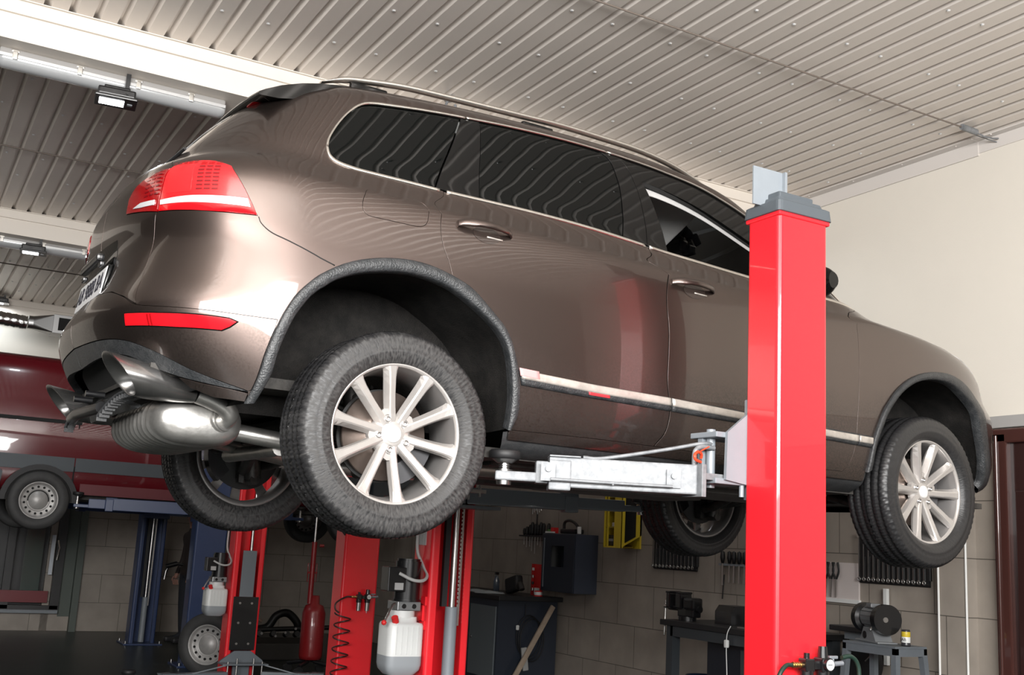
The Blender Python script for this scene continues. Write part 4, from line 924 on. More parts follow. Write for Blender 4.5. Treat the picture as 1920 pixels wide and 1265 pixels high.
# suspension
def susp(x0, name):
    b = MB()
    b.box((x0, 0, .33), (.42, .85, .09), bev=.03)
    for sd in (-1, 1):
        b.tube([(x0-.10, sd*.38, .27), (x0-.06, sd*.58, .215), (x0-.02, sd*.72, .205)], .028, n=10)
        b.tube([(x0+.16, sd*.36, .30), (x0+.06, sd*.60, .235), (x0+.02, sd*.72, .23)], .024, n=10)
        b.tube([(x0-.12, sd*.42, .44), (x0, sd*.66, .44), (x0+.04, sd*.70, .42)], .022, n=10)
        b.cyl((x0, sd*.64, .17), (x0-.03, sd*.60, .34), .040, n=14); b.cyl((x0-.03, sd*.60, .34), (x0-.05, sd*.56, .56), .030, n=14)
        b.cyl((x0, sd*.45, .31), (x0, sd*.72, .295), .030, n=12)
        b.cyl((x0, sd*.60, .16), (x0, sd*.68, .16), .024, n=10)
        for k in range(26): pass
        b.tube([(x0+.09+.055*math.cos(q), sd*.56+.055*math.sin(q), .26+.0105*q) for q in [i*.5 for i in range(46)]], .008, n=6)
        b.box((x0, sd*.73, .29), (.11, .07, .30), bev=.03)
        b.tube(curve_pts([(x0-.05, sd*.70, .36), (x0-.18, sd*.60, .42), (x0-.22, sd*.52, .36), (x0-.16, sd*.44, .40)], 5), .009, n=6)
        b.cyl((x0-.16, sd*.72, .30), (x0-.16, sd*.68, .30), .018, n=8); b.cyl((x0-.20, sd*.55, .30), (x0-.20, sd*.62, .30), .032, n=12)
        b.box((x0-.22, sd*.60, .40), (.10, .05, .14), bev=.02); b.cyl((x0-.24, sd*.62, .42), (x0-.24, sd*.655, .42), .016, n=8)
    return b.build(name, mat('suspension_metal', (.030, .029, .028), .42, .5, noise=.6, nscale=25, col2=(.10, .095, .09)), CAR)
susp(0, 'rear_suspension'); susp(2.904, 'front_suspension')
b = MB(); b.tube([(-.22, -.34, .245), (-.19, 0, .25), (-.22, .34, .245)], .030, n=12); b.build('anti_roll_bar', EXH, CAR)

# wheels; the axle is local y, the outer face towards -y
def wheel_meshes():
    tw, ro = .128, .3735
    half = [(.252, -.100), (.262, -.112), (.275, -.120), (.292, -.1245), (.300, -.1275), (.303, -.1245), (.318, -.126), (.330, -.124), (.345, -.119), (.352, -.1185), (.358, -.113), (.3655, -.104)]
    treadp = [(.3705, -.092), (.3725, -.082), (.3730, -.078), (.3730, -.070), (.3735, -.062), (.3735, -.040), (.3735, -.034), (.3735, -.028), (.3735, -.022), (.3735, -.004), (.3735, .004)]
    prof = half+treadp; prof = prof+[(r, -y) for r, y in prof[::-1]]
    n = 432; V = []
    for i in range(n):
        a = 2*PI*i/n
        for r, y in prof:
            rr = r
            if abs(y) < .108 and r > .36:
                if .070 <= abs(y) <= .078 or .028 <= abs(y) <= .034: rr = r-.009
                else:
                    ph = (i/6.0+y*26*(1 if abs(y) > .03 else -1)) % 1.0
                    if ph < .20: rr = r-.006
                    elif (ph*3) % 1 < .0: rr = r-.002
            elif .345 < r <= .3655 and abs(y) > .10:
                if (i // 3) % 2 == 0: rr = r-.0035
            V.append((rr*math.cos(a), y, rr*math.sin(a)))
    k = len(prof); F = [(i*k+j, ((i+1) % n)*k+j, ((i+1) % n)*k+j+1, i*k+j+1) for i in range(n) for j in range(k-1)]
    me_t = MB(); me_t.add(V, F, 0, None, True)
    # rim: barrel, lip and ten spokes in five pairs
    rim = MB()
    rim.lathe([(.240, -.070), (.2415, -.088), (.2450, -.098), (.2520, -.1015), (.2545, -.099), (.2545, -.092), (.2500, -.088)], 96, 'Y', mi=0)
    rim.lathe([(.2415, -.088), (.236, -.070), (.230, -.05), (.224, .02), (.226, .09), (.240, .108), (.253, .112), (.256, .106), (.250, .10)], 96, 'Y', mi=1)
    def spoke(ang, lean):
        secs = []
        for (r, yf, wd, th) in [(.045, -.066, .044, .030), (.075, -.069, .044, .036), (.105, -.074, .043, .040), (.140, -.080, .043, .042), (.175, -.087, .045, .042), (.205, -.092, .048, .038), (.228, -.0955, .055, .030), (.245, -.0980, .066, .018)]:
            t = (r-.045)/.2; a = ang+lean*(1-t)**1.3; ca, sa = math.cos(a), math.sin(a); sec = []
            for (u, v) in [(-.50, .30), (-.40, .80), (-.30, .95), (.10, 1.0), (.22, .93), (.50, .30), (.42, -.0), (-.42, 0)]:
                yy = yf+th*(1-v); x, z = r*ca-u*wd*sa, r*sa+u*wd*ca; sec.append((x, yy, z))
            secs.append(sec)
        rim.loft(secs, 0, smooth=False)
    for k in range(5):
        c = PI/2+2*PI*k/5
        spoke(c+R(17.2), 0); spoke(c-R(17.2), 0)
        # web joining the pair round its bolt
        rim.prism([(.048*math.cos(c+q)*1.0+(rr-.048)*math.cos(c+q), .0+rr*math.sin(c+q)) for rr, q in ((.030, -.9), (.092, -.36), (.098, 0), (.092, .36), (.030, .9))], -.064, -.040, 'Y')
    rim.lathe([(.0, -.066), (.036, -.066), (.042, -.0655), (.060, -.060), (.075, -.050), (.080, -.03)], 48, 'Y')
    cap = MB(); cap.lathe([(0.0001, -.0745), (.022, -.0740), (.029, -.0725), (.0315, -.068), (.0315, -.060)], 40, 'Y')
    bolt = MB(); bolt.lathe([(.0001, -.062), (.0055, -.062), (.006, -.072), (.0095, -.0725), (.0105, -.070), (.0105, -.058), (.0145, -.0655), (.0165, -.066), (.0175, -.062), (.0175, -.05)], 18, 'Y')
    disc = MB(); disc.lathe([(.05, .022), (.05, -.010), (.088, -.012), (.090, .010), (.165, .010), (.165, .034), (.09, .034)], 64, 'Y'); disc.lathe([(.0, -.03), (.045, -.03), (.05, .03)], 24, 'Y')
    cal = MB(); cal.prism([(.11*math.cos(a), .11*math.sin(a)) for a in np.linspace(-.5, .55, 8)]+[(.185*math.cos(a), .185*math.sin(a)) for a in np.linspace(.55, -.5, 8)], -.018, .055, 'Y')
    back = MB(); back.lathe([(.04, .055), (.172, .055), (.172, .046), (.04, .046)], 48, 'Y')
    return me_t, rim, cap, bolt, disc, cal, back
WM = wheel_meshes(); PROTO = None
def make_wheel(x, y, z, sd, spin, rubber, steer=0.0):
    global PROTO
    flip = sd > 0; rz = (PI if flip else 0)+steer
    if PROTO is None:
        w = WM[0].build('wheel', rubber, CAR); rm = WM[1].build('rim', [ALLOY, ALLOYB], w)
        WM[2].build('centre_cap', mat('cap_silver', (.80, .79, .78), .3, .3, coat=.5), w)
        for k in range(5):
            a = PI/2+2*PI*k/5; WM[3].build('wheel_bolt', STEEL, w, (.058*math.cos(a), 0, .058*math.sin(a)))
        WM[4].build('brake_disc', DISC, w); WM[5].build('brake_caliper', mat('caliper', (.09, .09, .095), .4, .6), w); WM[6].build('splash_shield', mat('shield', (.05, .05, .05), .6), w)
        PROTO = w
    else:
        w = PROTO.copy(); w.data = PROTO.data if rubber is PROTO.data.materials[0] else PROTO.data.copy(); COL.objects.link(w)
        if rubber is not w.data.materials[0]: w.data.materials[0] = rubber
        for ch in PROTO.children: c = ch.copy(); COL.objects.link(c); c.parent = w
    w.location = (x, y, z); w.rotation_euler = (0, spin, rz)
    return w
make_wheel(0, -.838, .290, -1, R(90-44), TYRE)
make_wheel(2.904, -.828, .290, -1, 0, TYREC, R(2.9))
make_wheel(0, .838, .290, 1, R(20), TYRE)
make_wheel(2.904, .828, .290, 1, R(10), TYREC, R(2.9))

# ------------------------------------------------------------------ two-post lifts
def rounded_c(w, d, t, lip, r=.02):
    """C-section outline, open at +y; outer box 0..w x 0..d"""
    def arc(cx, cy, rad, a0, a1, n=5): return [(cx+rad*math.cos(R(a0+(a1-a0)*i/n)), cy+rad*math.sin(R(a0+(a1-a0)*i/n))) for i in range(n+1)]
    o = arc(r, r, r, 180, 270)+arc(w-r, r, r, 270, 360)+arc(w-r, d-r, r, 0, 90)+[(w-lip, d)]
    o += [(w-lip, d-t), (w-t, d-t), (w-t, t), (t, t), (t, d-t), (lip, d-t), (lip, d)]+arc(r, d-r, r, 90, 180)
    return o
def column(x, y, f, w, d, h, paint, cap, label, group=None, base=True):
    """x = left edge, y = outer face, f = +1 opens to +y"""
    t = thing('lift_column', label, 'lift', (x, y, 0), 0, group)
    c = rounded_c(w, d, .012, .052); c = [(a, b*f) for a, b in c]
    b = MB(); n = len(c); V = [(p[0], p[1], z) for z in (0.02, h) for p in c]
    b.add(V, [(i, (i+1) % n, n+(i+1) % n, n+i) for i in range(n)], 0)
    # end cap polygons in quads between outer and inner skins
    post = b.build('post', paint, t)
    for p in post.data.polygons: p.use_smooth = False
    b = MB(); b.box((w/2, f*d/2, .01), (w+.16, d+.22, .02), bev=.004); b.build('base_plate', paint, t)
    b = MB()
    for bx in (-.05, w+.05):
        for by in (-.07, d+.07): b.cyl((bx, f*by, .02), (bx, f*by, .05), .012, n=8)
    b.build('anchor_bolt', STEEL, t)
    if cap:
        b = MB(); b.box((w/2, f*d/2, h+.004), (w+.012, d+.012, .02), bev=.006); b.build('top_rim', paint, t)
        b = MB(); secs = []
        for z, e in ((h+.010, .010), (h+.012, .014), (h+.056, .010), (h+.060, .004), (h+.064, -.010), (h+.082, -.016), (h+.086, -.03)):
            q = rrect([(-e, -e), (w+e, -e), (w+e, d+e), (-e, d+e)], .02, 3); secs.append([(a, b_*f, z) for a, b_ in q])
        b.loft(secs, smooth=False)
        b.box((w*.46, f*d*.5, h+.095), (w*.70, d*.66, .028), bev=.008); b.build('cap', cap, t)
    return t
def lift_arm(t, name, a, b_, z0, z1, m, padz, tele=.30, clear=None):
    """box arm from a to b_ with inner sliding piece and lifting pad (local coordinates)"""
    A, B = Vector((a[0], a[1], 0)), Vector((b_[0], b_[1], 0)); L = (B-A).length; ang = math.atan2(B.y-A.y, B.x-A.x); M = Matrix.Rotation(ang, 4, 'Z')
    def bx(mb, s0, s1, za, zb, wd, bev=.006, off=0):
        c = A+(B-A).normalized()*((s0+s1)/2); n = Vector((-math.sin(ang), math.cos(ang), 0)); c = c+n*off
        mb.box((c.x, c.y, (za+zb)/2), (s1-s0, wd, zb-za), rz=ang, bev=bev)
    mb = MB(); bx(mb, 0, L-tele, z0, z1, .10); bx(mb, L-tele-.085, L-tele, z0-.012, z1-.012, .112); bx(mb, L-tele-.12, L-tele+.0, z1, z1+.006, .12, .002)
    ar = mb.build(name, m, t)
    mb = MB(); bx(mb, L-tele, L-.12, z0+.012, z1-.018, .075); bx(mb, L-.16, L+.035, z0+.016, z0+.052, .07); mb.build('slide', m, ar)
    mb = MB(); p = B; mb.cyl((p.x, p.y, z0+.0), (p.x, p.y, z0+.058), .028, .034, 20); mb.cyl((p.x, p.y, z0+.05), (p.x, p.y, padz-.04), .017, n=18)
    for k in range(5): mb.cyl((p.x, p.y, z0+.058+.008*k), (p.x, p.y, z0+.062+.008*k), .022, n=18)
    mb.cyl((p.x, p.y, padz-.05), (p.x, p.y, padz-.035), .03, .05, 24); pd = mb.build('pad_screw', STEEL, ar)
    mb = MB(); mb.lathe([(.0001, padz-.036), (.055, padz-.036), (.062, padz-.03), (.062, padz-.006), (.055, padz), (.0001, padz)], 32, 'Z', (p.x, p.y, 0)); mb.build('rubber_pad', BLACKR, ar)
    return ar
red_cap = mat('cap_grey', (.075, .088, .10), .45)
# --- near column of the lift carrying the brown car
NC = column(1.375, -1.44, 1, .262, .185, 2.85, REDP, red_cap, 'largest red lift column, grey cap, standing before the front door of the brown car', 'red posts of the two-post lifts')
del NC['group']
b = MB(); b.box((.03, .10, 2.985), (.16, .006, .16)); b.box((.11, .09, 2.985), (.012, .02, .16)); b.build('top_plate', GREYL, NC)
# carriage bracket and rear arm (local: x along the car, y towards it)
b = MB()
b.prism([(-.100, 1.800), (.012, 1.786), (.012, 2.070), (-.095, 1.985)], .175, .190, 'Y'); b.prism([(-.100, 1.800), (.012, 1.786), (.012, 2.070), (-.095, 1.985)], .010, .018, 'Y') if False else None
b.build('carriage_plate', GREYL, NC) if b.v else None
b = MB(); b.box((.13, .175, 1.93), (.20, .10, .40), bev=.006); b.box((-.05, .27, 1.975), (.18, .16, .022), bev=.004); b.box((-.05, .27, 1.795), (.18, .16, .022), bev=.004); b.box((-.12, .30, 1.885), (.02, .03, .17), bev=.003); b.cyl((-.10, .27, 1.77), (-.10, .27, 2.0), .018, n=16); b.cyl((.0, .20, 1.74), (.0, .20, 1.80), .010, n=12); b.build('carriage', GREYL, NC)
arm = lift_arm(NC, 'arm', (-.185, .26), (-.845, .60), 1.735, 1.850, GALV, 1.868, tele=.17)
b = MB(); g = []
d_ = Vector((-.76, .36, 0)).normalized(); n_ = Vector((-d_.y, d_.x, 0)); o_ = Vector((-.185, .26, 0))
nn = n_*(1 if n_.y < 0 else -1)
P_ = lambda s, z, q=.053: tuple(o_+d_*s+nn*q+Vector((0, 0, z)))
b.tube([P_(.57, 1.762, .062), P_(.33, 1.760, .060), P_(.10, 1.760, .062)], .006, n=8)
for s in (.095, .58): b.box(P_(s, 1.79, .054), (.055, .006, .07), rz=math.atan2(d_.y, d_.x)); b.cyl(P_(s, 1.80, .056), P_(s, 1.80, .066), .011, n=12)
b.cyl(P_(.33, 1.752, .06), P_(.33, 1.762, .06), .005, n=8)
b.build('arm_latch', GALV, arm)
b = MB(); b.tube(curve_pts([P_(.44, 1.856, .0), P_(.36, 1.857, .0), P_(.12, 1.905, -.01), P_(-.02, 1.937, -.01), (-.10, .26, 1.942)], 6), .0075, n=8)
b.tube(curve_pts([(-.10, .25, 1.925), (-.16, .25, 1.925), (-.185, .25, 1.915), (-.197, .25, 1.89), (-.197, .25, 1.82), (-.197, .25, 1.745)], 5), .010, n=8); b.box((-.195, .25, 1.79), (.022, .12, .125), bev=.003); b.box((-.14, .25, 1.808), (.10, .10, .026), bev=.004)
b.build('arm_guard', GALV, arm)
b = MB(); b.tube(curve_pts([(-.19, .22, 1.862), (-.222, .21, 1.868), (-.228, .21, 1.885), (-.205, .22, 1.90), (-.18, .23, 1.895), (-.172, .24, 1.88)], 5), .006, n=8); b.tube([(-.19, .22, 1.905), (-.15, .22, 1.925)], .003, n=6)
b.build('safety_clip', mat('orange_clip', (.75, .06, .02), .4), NC)
# air service unit low on the outer face
def service_unit(t, x, y, z, s=1.0, f=-1, gauge_txt=True):
    b = MB(); b.box((x, y, z), (.045*s, .045*s, .05*s), bev=.005); b.box((x+.085*s, y, z), (.05*s, .05*s, .055*s), bev=.005); b.cyl((x, y, z-.02*s), (x, y, z-.05*s), .026*s, n=18)
    b.cyl((x+.085*s, y, z-.02*s), (x+.085*s, y, z-.05*s), .027*s, n=18); b.cyl((x+.085*s, y, z+.025*s), (x+.085*s, y, z+.07*s), .021*s, .017*s, 18); b.cyl((x, y, z+.025*s), (x, y, z+.045*s), .012*s, n=12); b.box((x+.043*s, y, z), (.03*s, .03*s, .03*s))
    su = b.build('air_service_unit', BLACKM, t)
    b = MB(); b.cyl((x, y, z-.045*s), (x, y, z-.125*s), .023*s, .020*s, 18); b.build('filter_bowl', STEEL, su)
    b = MB(); b.cyl((x+.085*s, y, z-.045*s), (x+.085*s, y, z-.125*s), .023*s, .020*s, 18); b.cyl((x+.085*s, y, z-.125*s), (x+.085*s, y, z-.145*s), .004*s, n=8); b.build('oil_bowl', STEEL, su)
    b = MB(); b.cyl((x+.085*s, y-.022*s, z+.003), (x+.085*s, y-.040*s, z+.003), .024*s, n=24); b.build('gauge_case', BLACKM, su)
    b = MB(); b.cyl((x+.085*s, y-.0405*s, z+.003), (x+.085*s, y-.0415*s, z+.003), .0205*s, n=24); b.box((x+.083*s, y-.042*s, z+.003), (.022*s, .001, .0025*s), 1); b.build('gauge_face', [WHITEP, BLACKM], su)
    b = MB(); b.cyl((x-.02*s, y, z), (x-.075*s, y, z), .009*s, n=10)
    for k in range(4): b.cyl((x-(.03+.012*k)*s, y, z), (x-(.036+.012*k)*s, y, z), .0125*s, n=8)
    b.build('hose_coupling', BRASS, su)
    b = MB(); b.cyl((x+.11*s, y, z), (x+.19*s, y, z+.005), .010*s, n=10); b.box((x+.14*s, y-.0, z+.028*s), (.045*s, .012*s, .012*s), bev=.003); b.cyl((x+.14*s, y, z), (x+.14*s, y, z+.03*s), .005*s, n=8); b.build('ball_valve', mat('valve_grey', (.25, .27, .3), .4, .4), su)
    return su
service_unit(NC, .107, -.045, 1.135, .95)
HOSEG = mat('dark_green_hose', (.010, .028, .020), .4)
b = MB(); b.tube(curve_pts([(.035, -.045, 1.135), (.0, -.05, 1.133), (-.035, -.055, 1.10), (-.05, -.05, 1.04), (-.045, -.04, .9), (-.03, -.03, .5), (-.02, -.03, .03)], 6), .0085, n=8); b.tube(curve_pts([(.285, -.045, 1.16), (.33, -.045, 1.165), (.365, -.045, 1.14), (.375, -.045, 1.08), (.36, -.04, .9), (.33, -.03, .4), (.33, -.03, .03)], 6), .0085, n=8); b.build('air_hose', HOSEG, NC)
# --- far column of the same lift, inner side towards us
FC = column(1.34, 1.70, -1, .282, .25, 2.85, REDP, red_cap, 'red lift column with a grey ram and the nearest white oil tank', 'red posts of the two-post lifts')
del FC['group']
def ram(t, x, y, h0, h1):
    b = MB(); b.cyl((x, y, .03), (x, y, h0), .038, n=28); r_ = b.build('hydraulic_ram', GREYL, t)
    b = MB(); b.cyl((x, y, h0), (x, y, h1), .020, n=18); b.build('ram_rod', STEEL, r_)
    b = MB()
    z = h0-.1
    while z < h1: b.box((x+.036, y-.012, z), (.012, .022, .016)); b.box((x+.036, y-.012, z+.012), (.020, .008, .012)); z += .024
    b.build('leaf_chain', STEEL, r_)
    b = MB(); b.box((x-.047, y+.02, (h0+h1)/2), (.034, .03, h1-h0)); b.build('cable_cover', BLACKR, r_)
ram(FC, .175, -.21, 1.13, 1.86)
b = MB(); b.box((.14, -.17, 1.93), (.20, .12, .42), bev=.006); b.box((.14, -.33, 1.90), (.42, .22, .02), bev=.004); b.box((.14, -.33, 1.722), (.42, .22, .02), bev=.004); b.build('carriage', GREYP, FC)
a1 = lift_arm(FC, 'arm', (.14, -.38), (1.20, -.70), 1.738, 1.836, GREYP, 1.850, tele=.42)
a2 = lift_arm(FC, 'arm', (.10, -.38), (-.92, -.82), 1.738, 1.836, GREYP, 1.850, tele=.32)
b = MB(); b.cyl((.05, -.72, 1.77), (.05, -.72, 1.92), .009, n=10); b.cyl((-.03, -.74, 1.75), (-.03, -.74, 1.83), .008, n=10); b.box((.01, -.72, 1.80), (.14, .05, .02)); b.cyl((-.08, -.74, 1.80), (-.02, -.74, 1.80), .012, n=10); b.build('arm_lock', STEEL, FC)
OIL = mat('oil_tank_white', (.66, .67, .66), .35, noise=.1, nscale=3); OILD = mat('oil_tank_filled', (.30, .32, .34), .35)
def power_unit(t, x, y, z0, zt, s=1.0, f=-1):
    """tank bottom z0, tank top zt"""
    w, d = .225*s, .20*s; zf = z0+(zt-z0)*.33
    def ring(e, z): return [(x+a, y+b_, z) for a, b_ in rrect([(-w/2+e, -d/2+e), (w/2-e, -d/2+e), (w/2-e, d/2-e), (-w/2+e, d/2-e)], .045*s, 4)]
    b = MB(); b.loft([ring(.03*s, z0), ring(.006*s, z0+.03*s), ring(0, z0+.06*s), ring(0, zf)]); tk = b.build('oil_tank', OILD, t)
    b = MB(); b.loft([ring(0, zf), ring(0, zt-.05*s), ring(.006*s, zt-.035*s), ring(.03*s, zt-.03*s), ring(.032*s, zt)]); b.cyl((x, y, zt-.005), (x, y, zt+.035*s), .075*s, n=24)
    for k in range(5): b.box((x-w*.30+k*w*.15, y-d/2-.001, (zf+zt)/2-.02*s), (.004*s, .006*s, (zt-zf)*.72), bev=.001)
    b.build('tank_upper', OIL, tk)
    b = MB(); b.cyl((x-.07*s, y-.075*s, zt-.03*s), (x-.085*s, y-.09*s, zt-.0*s), .020*s, n=12); b.build('filler_cap', REDB, tk)
    b = MB(); b.box((x+.01*s, y, zt+.062*s), (.15*s, .15*s, .052*s), bev=.006)
    vb_ = b.build('valve_block', mat('valve_block', (.30, .31, .32), .35, .7), t)
    b = MB()
    for q in (-.025, .04): b.cyl((x+q*s, y-.074*s, zt+.062*s), (x+q*s, y-.080*s, zt+.062*s), .014*s, n=14)
    b.build('port_plug', BLACKM, vb_)
    b = MB(); b.tube([(x-.075*s, y-.06*s, zt+.075*s), (x-.10*s, y-.08*s, zt+.07*s), (x-.155*s, y-.11*s, zt-.02*s)], .007*s, n=8); b.build('lowering_lever', STEEL, vb_)
    b = MB(); b.lathe([(.0001, -.016*s), (.012*s, -.011*s), (.016*s, 0), (.012*s, .011*s), (.0001, .016*s)], 14, 'Z', (x-.16*s, y-.112*s, zt-.03*s)); b.build('lever_knob', REDB, vb_)
    b = MB(); b.cyl((x+.02*s, y, zt+.088*s), (x+.02*s, y, zt+.32*s), .078*s, n=32); b.cyl((x+.02*s, y, zt+.32*s), (x+.02*s, y, zt+.335*s), .070*s, n=32); b.cyl((x+.02*s, y, zt+.088*s), (x+.02*s, y, zt+.10*s), .084*s, n=32)
    mo = b.build('motor', BLACKM, t)
    b = MB(); b.box((x-.085*s, y-.03*s, zt+.215*s), (.11*s, .11*s, .14*s), bev=.005); b.build('switch_box', BLACKM, mo)
    b = MB(); b.box((x-.07*s, y-.087*s, zt+.175*s), (.055*s, .003, .04*s)); b.build('rating_plate', mat('plate_alu', (.5, .5, .5), .4, .5), mo)
    b = MB(); b.tube(curve_pts([(x-.075*s, y-.09*s, zt+.25*s), (x+.0*s, y-.125*s, zt+.215*s), (x+.07*s, y-.12*s, zt+.215*s), (x+.115*s, y-.07*s, zt+.25*s), (x+.11*s, y-.0*s, zt+.31*s), (x+.085*s, y+.03, zt+.40*s), (x+.085*s, y+.03, zt+.62*s)], 6), .010*s, n=8); b.build('motor_cable', mat('grey_conduit', (.45, .45, .44), .5), mo)
power_unit(FC, -.115, -.14, .735, 1.065, 1.0)
b = MB()
for z in (1.02, 1.16): b.box((-.006, -.20, z), (.012, .06, .05)); 
b.box((-.006, -.15, 1.09), (.012, .10, .10)); b.build('unit_bracket', REDP, FC)
b = MB(); b.box((-.003, -.12, 1.53), (.006, .10, .09)); b.build('capacity_label', mat('label_grey', (.50, .50, .50), .5), FC)
# --- second red lift, arms down, nothing on it
NC2 = column(1.52, 3.33, 1, .285, .21, 2.85, REDP, red_cap, 'red lift column with a coiled black hose and two silver filter bowls', None)
service_unit(NC2, .125, -.045, 1.075, .80)
b = MB(); hp = [(.065, -.045, 1.075), (.02, -.05, 1.073), (-.055, -.055, 1.03), (-.06, -.06, .985)]; b.tube(curve_pts(hp+[(-.03, -.06, .96)], 6), .0065, n=8)
cz = []
for i in range(150):
    a = i*.32; cz.append((-.005+.060*math.cos(a+PI*.9)+.0, -.078+.050*math.sin(a+PI*.9), .958-.0125*i*.33*1.05))
b.tube(cz, .0058, n=6); b.build('coiled_hose', mat('brown_black_hose', (.030, .014, .012), .3), NC2)
b = MB(); b.box((.14, .30, .20), (.30, .16, .24), bev=.008); b.build('carriage', GREYP, NC2)
lift_arm(NC2, 'arm', (.05, .34), (-.95, .70), .12, .215, GREYP, .27, tele=.3)
lift_arm(NC2, 'arm', (.2, .36), (1.0, 1.0), .12, .215, GREYP, .27, tele=.3)
b = MB(); b.prism([(0, 1.62), (-.085, 1.62), (-.075, 1.60), (0, 1.52)], .01, .03, 'Y'); b.build('lock_lever', BLACKM, NC2)
FC2 = column(1.50, 6.42, -1, .305, .22, 2.85, REDP, red_cap, 'red lift column at left with a grey strip over a black cover plate', None)
b = MB(); b.box((.155, -.215, 1.11), (.135, .01, .44)); b.build('slide_cover', mat('cover_grey', (.16, .18, .20), .5), FC2)
b = MB(); b.cyl((.175, -.18, 1.2), (.175, -.18, 2.8), .018, n=14); b.build('ram_rod', STEEL, FC2)
b = MB(); b.box((.155, -.230, .64), (.245, .012, .50)); cp = b.build('cover_plate', BLACKM, FC2)
b = MB()
for q in (-.058, .058):
    for z in (.45, .645, .83): b.cyl((.155+q, -.236, z), (.155+q, -.243, z), .011, n=10)
b.build('plate_screws', STEEL, cp)
b = MB(); b.prism([(-.06, .28), (.37, .28), (.36, .30), (.24, .385), (.08, .385), (-.04, .30)], -.262, -.235, 'Y'); b.box((.155, -.33, .275), (.44, .20, .014), bev=.004); b.box((.155, -.33, .10), (.44, .20, .014), bev=.004); b.box((.155, -.255, .18), (.16, .03, .20)); b.build('carriage', GREYP, FC2)
for q in (-.01, .075, .235, .32):
    b = MB(); b.cyl((.0+q, -.40, .04), (.0+q, -.40, .33 if q in (.075, .235) else .30), .009, n=10); b.build('arm_pin', STEEL, FC2)
lift_arm(FC2, 'arm', (-.02, -.38), (-.95, -.62), .12, .21, GREYP, .26, tele=.3)
lift_arm(FC2, 'arm', (.33, -.38), (1.15, -.72), .12, .21, GREYP, .26, tele=.3)
b = MB(); b.tube([(.34, -.42, .27), (.62, -.56, .20)], .007, n=6); b.tube([(-.03, -.42, .27), (-.55, -.56, .17)], .007, n=6); b.build('arm_guard', GREYL, FC2)
power_unit(FC2, -.115, -.10, .70, .985, .93)
# --- blue lift carrying the red van
BN = column(1.60, 8.20, 1, .36, .24, 2.9, BLUEP, None, 'blue lift column next to the person, behind the second white oil tank', None)
b = MB(); b.box((.10, -.03, 1.66), (.10, .02, .04)); b.build('edge_plate', GREYL, BN)
b = MB(); b.box((.18, .30, 1.72), (.34, .16, .26), bev=.008); b.build('carriage', BLUEP, BN)
lift_arm(BN, 'arm', (.0, .22), (-1.25, .42), 1.665, 1.80, BLUEP, 1.85, tele=.3)
lift_arm(BN, 'arm', (.36, .22), (1.35, .42), 1.665, 1.80, BLUEP, 1.85, tele=.3)
BF = column(1.47, 10.86, -1, .33, .26, 2.9, BLUEP, None, 'blue lift column farthest away under the red van, against the tiled wall', None)
ram(BF, .165, -.20, .6, 1.7)
b = MB(); b.box((.165, -.25, 1.72), (.34, .2, .2), bev=.008); b.build('carriage', BLUEP, BF)
lift_arm(BF, 'arm', (.0, -.30), (-1.15, -.55), 1.665, 1.80, BLUEP, 1.85, tele=.3)
lift_arm(BF, 'arm', (.33, -.30), (1.3, -.55), 1.665, 1.80, BLUEP, 1.85, tele=.3)

# ------------------------------------------------------------------ red van on the blue lift
VAN = thing('van', 'dark red panel van raised on the blue lift at far left', 'van', (0, 8.62, 1.42))
VL0, VL1, VW = -1.05, 4.42, 1.86
secs = []
def vsec(x, zt, ins):
    q = [(.10, .40), (.035, .46), (.015, .62), (.0, .80), (.0, 1.0), (.012, 1.20), (.03, 1.35), (.075, 1.70), (.13, 1.86), (.22, 1.925), (.45, 1.95)]
    q = [(a+ins, min(z, zt-(a)*.12)) for a, z in q]; full = [(x, a, z) for a, z in q]+[(x, VW-a, z) for a, z in q[::-1]]
    return full
for x, zt, ins in ((VL0, 1.9, .10), (VL0+.03, 1.93, .03), (VL0+.12, 1.95, .0), (0, 1.96, 0), (1.5, 1.96, 0), (2.8, 1.94, 0), (3.3, 1.85, .01), (3.7, 1.45, .02), (3.98, 1.05, .05), (4.3, .92, .12), (VL1, .8, .22)): secs.append(vsec(x, zt, ins))
b = MB(); b.loft(secs); b.build('body', VANRED, VAN)
def vpan(name, m, pts, h=.006, y=.0):
    b = MB(); b.prism(pts, y-h, y+.03, 'Y'); return b.build(name, m, VAN)
vpan('rub_strip', VANTRIM, [(-.98, .645), (.268, .645), (.268, .80), (-.98, .80)], .014)
vpan('rub_strip', VANTRIM, [(.283, .65), (1.95, .65), (1.95, .80), (.283, .80)], .014)
vpan('door_seam', DARK, [(.268, .42), (.283, .42), (.283, 1.80), (.268, 1.80)], .002, .01)
vpan('slide_rail', DARK, [(-.75, 1.175), (.30, 1.175), (.30, 1.215), (-.75, 1.215)], .004, .005)
vpan('side_crease', VANRED, [(-.9, 1.02), (.25, 1.0), (.25, 1.025), (-.9, 1.05)], .006, .004)
AX = -.055
ac = [(AX+.405*math.cos(R(a)), .30+.405*math.sin(R(a))) for a in range(0, 181, 10)]
ac2 = [(AX+.345*math.cos(R(a)), .30+.345*math.sin(R(a))) for a in range(180, -1, -10)]
vpan('wheel_arch', mat('van_arch', (.018, .018, .02), .6), ac+ac2, .018)
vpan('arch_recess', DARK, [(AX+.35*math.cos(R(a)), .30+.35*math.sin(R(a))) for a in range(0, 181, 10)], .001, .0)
b = MB(); b.prism([(AX-.9, .36), (AX-.42, .36), (AX-.40, .60), (AX-.45, .645), (AX-.9, .645)], -.014, .05, 'Y'); b.build('bumper_corner', VANTRIM, VAN)
vpan('skirt', mat('van_red_dark', (.10, .006, .012), .45), [(.36, .40), (2.2, .40), (2.2, .52), (.36, .52)], .004, .012)
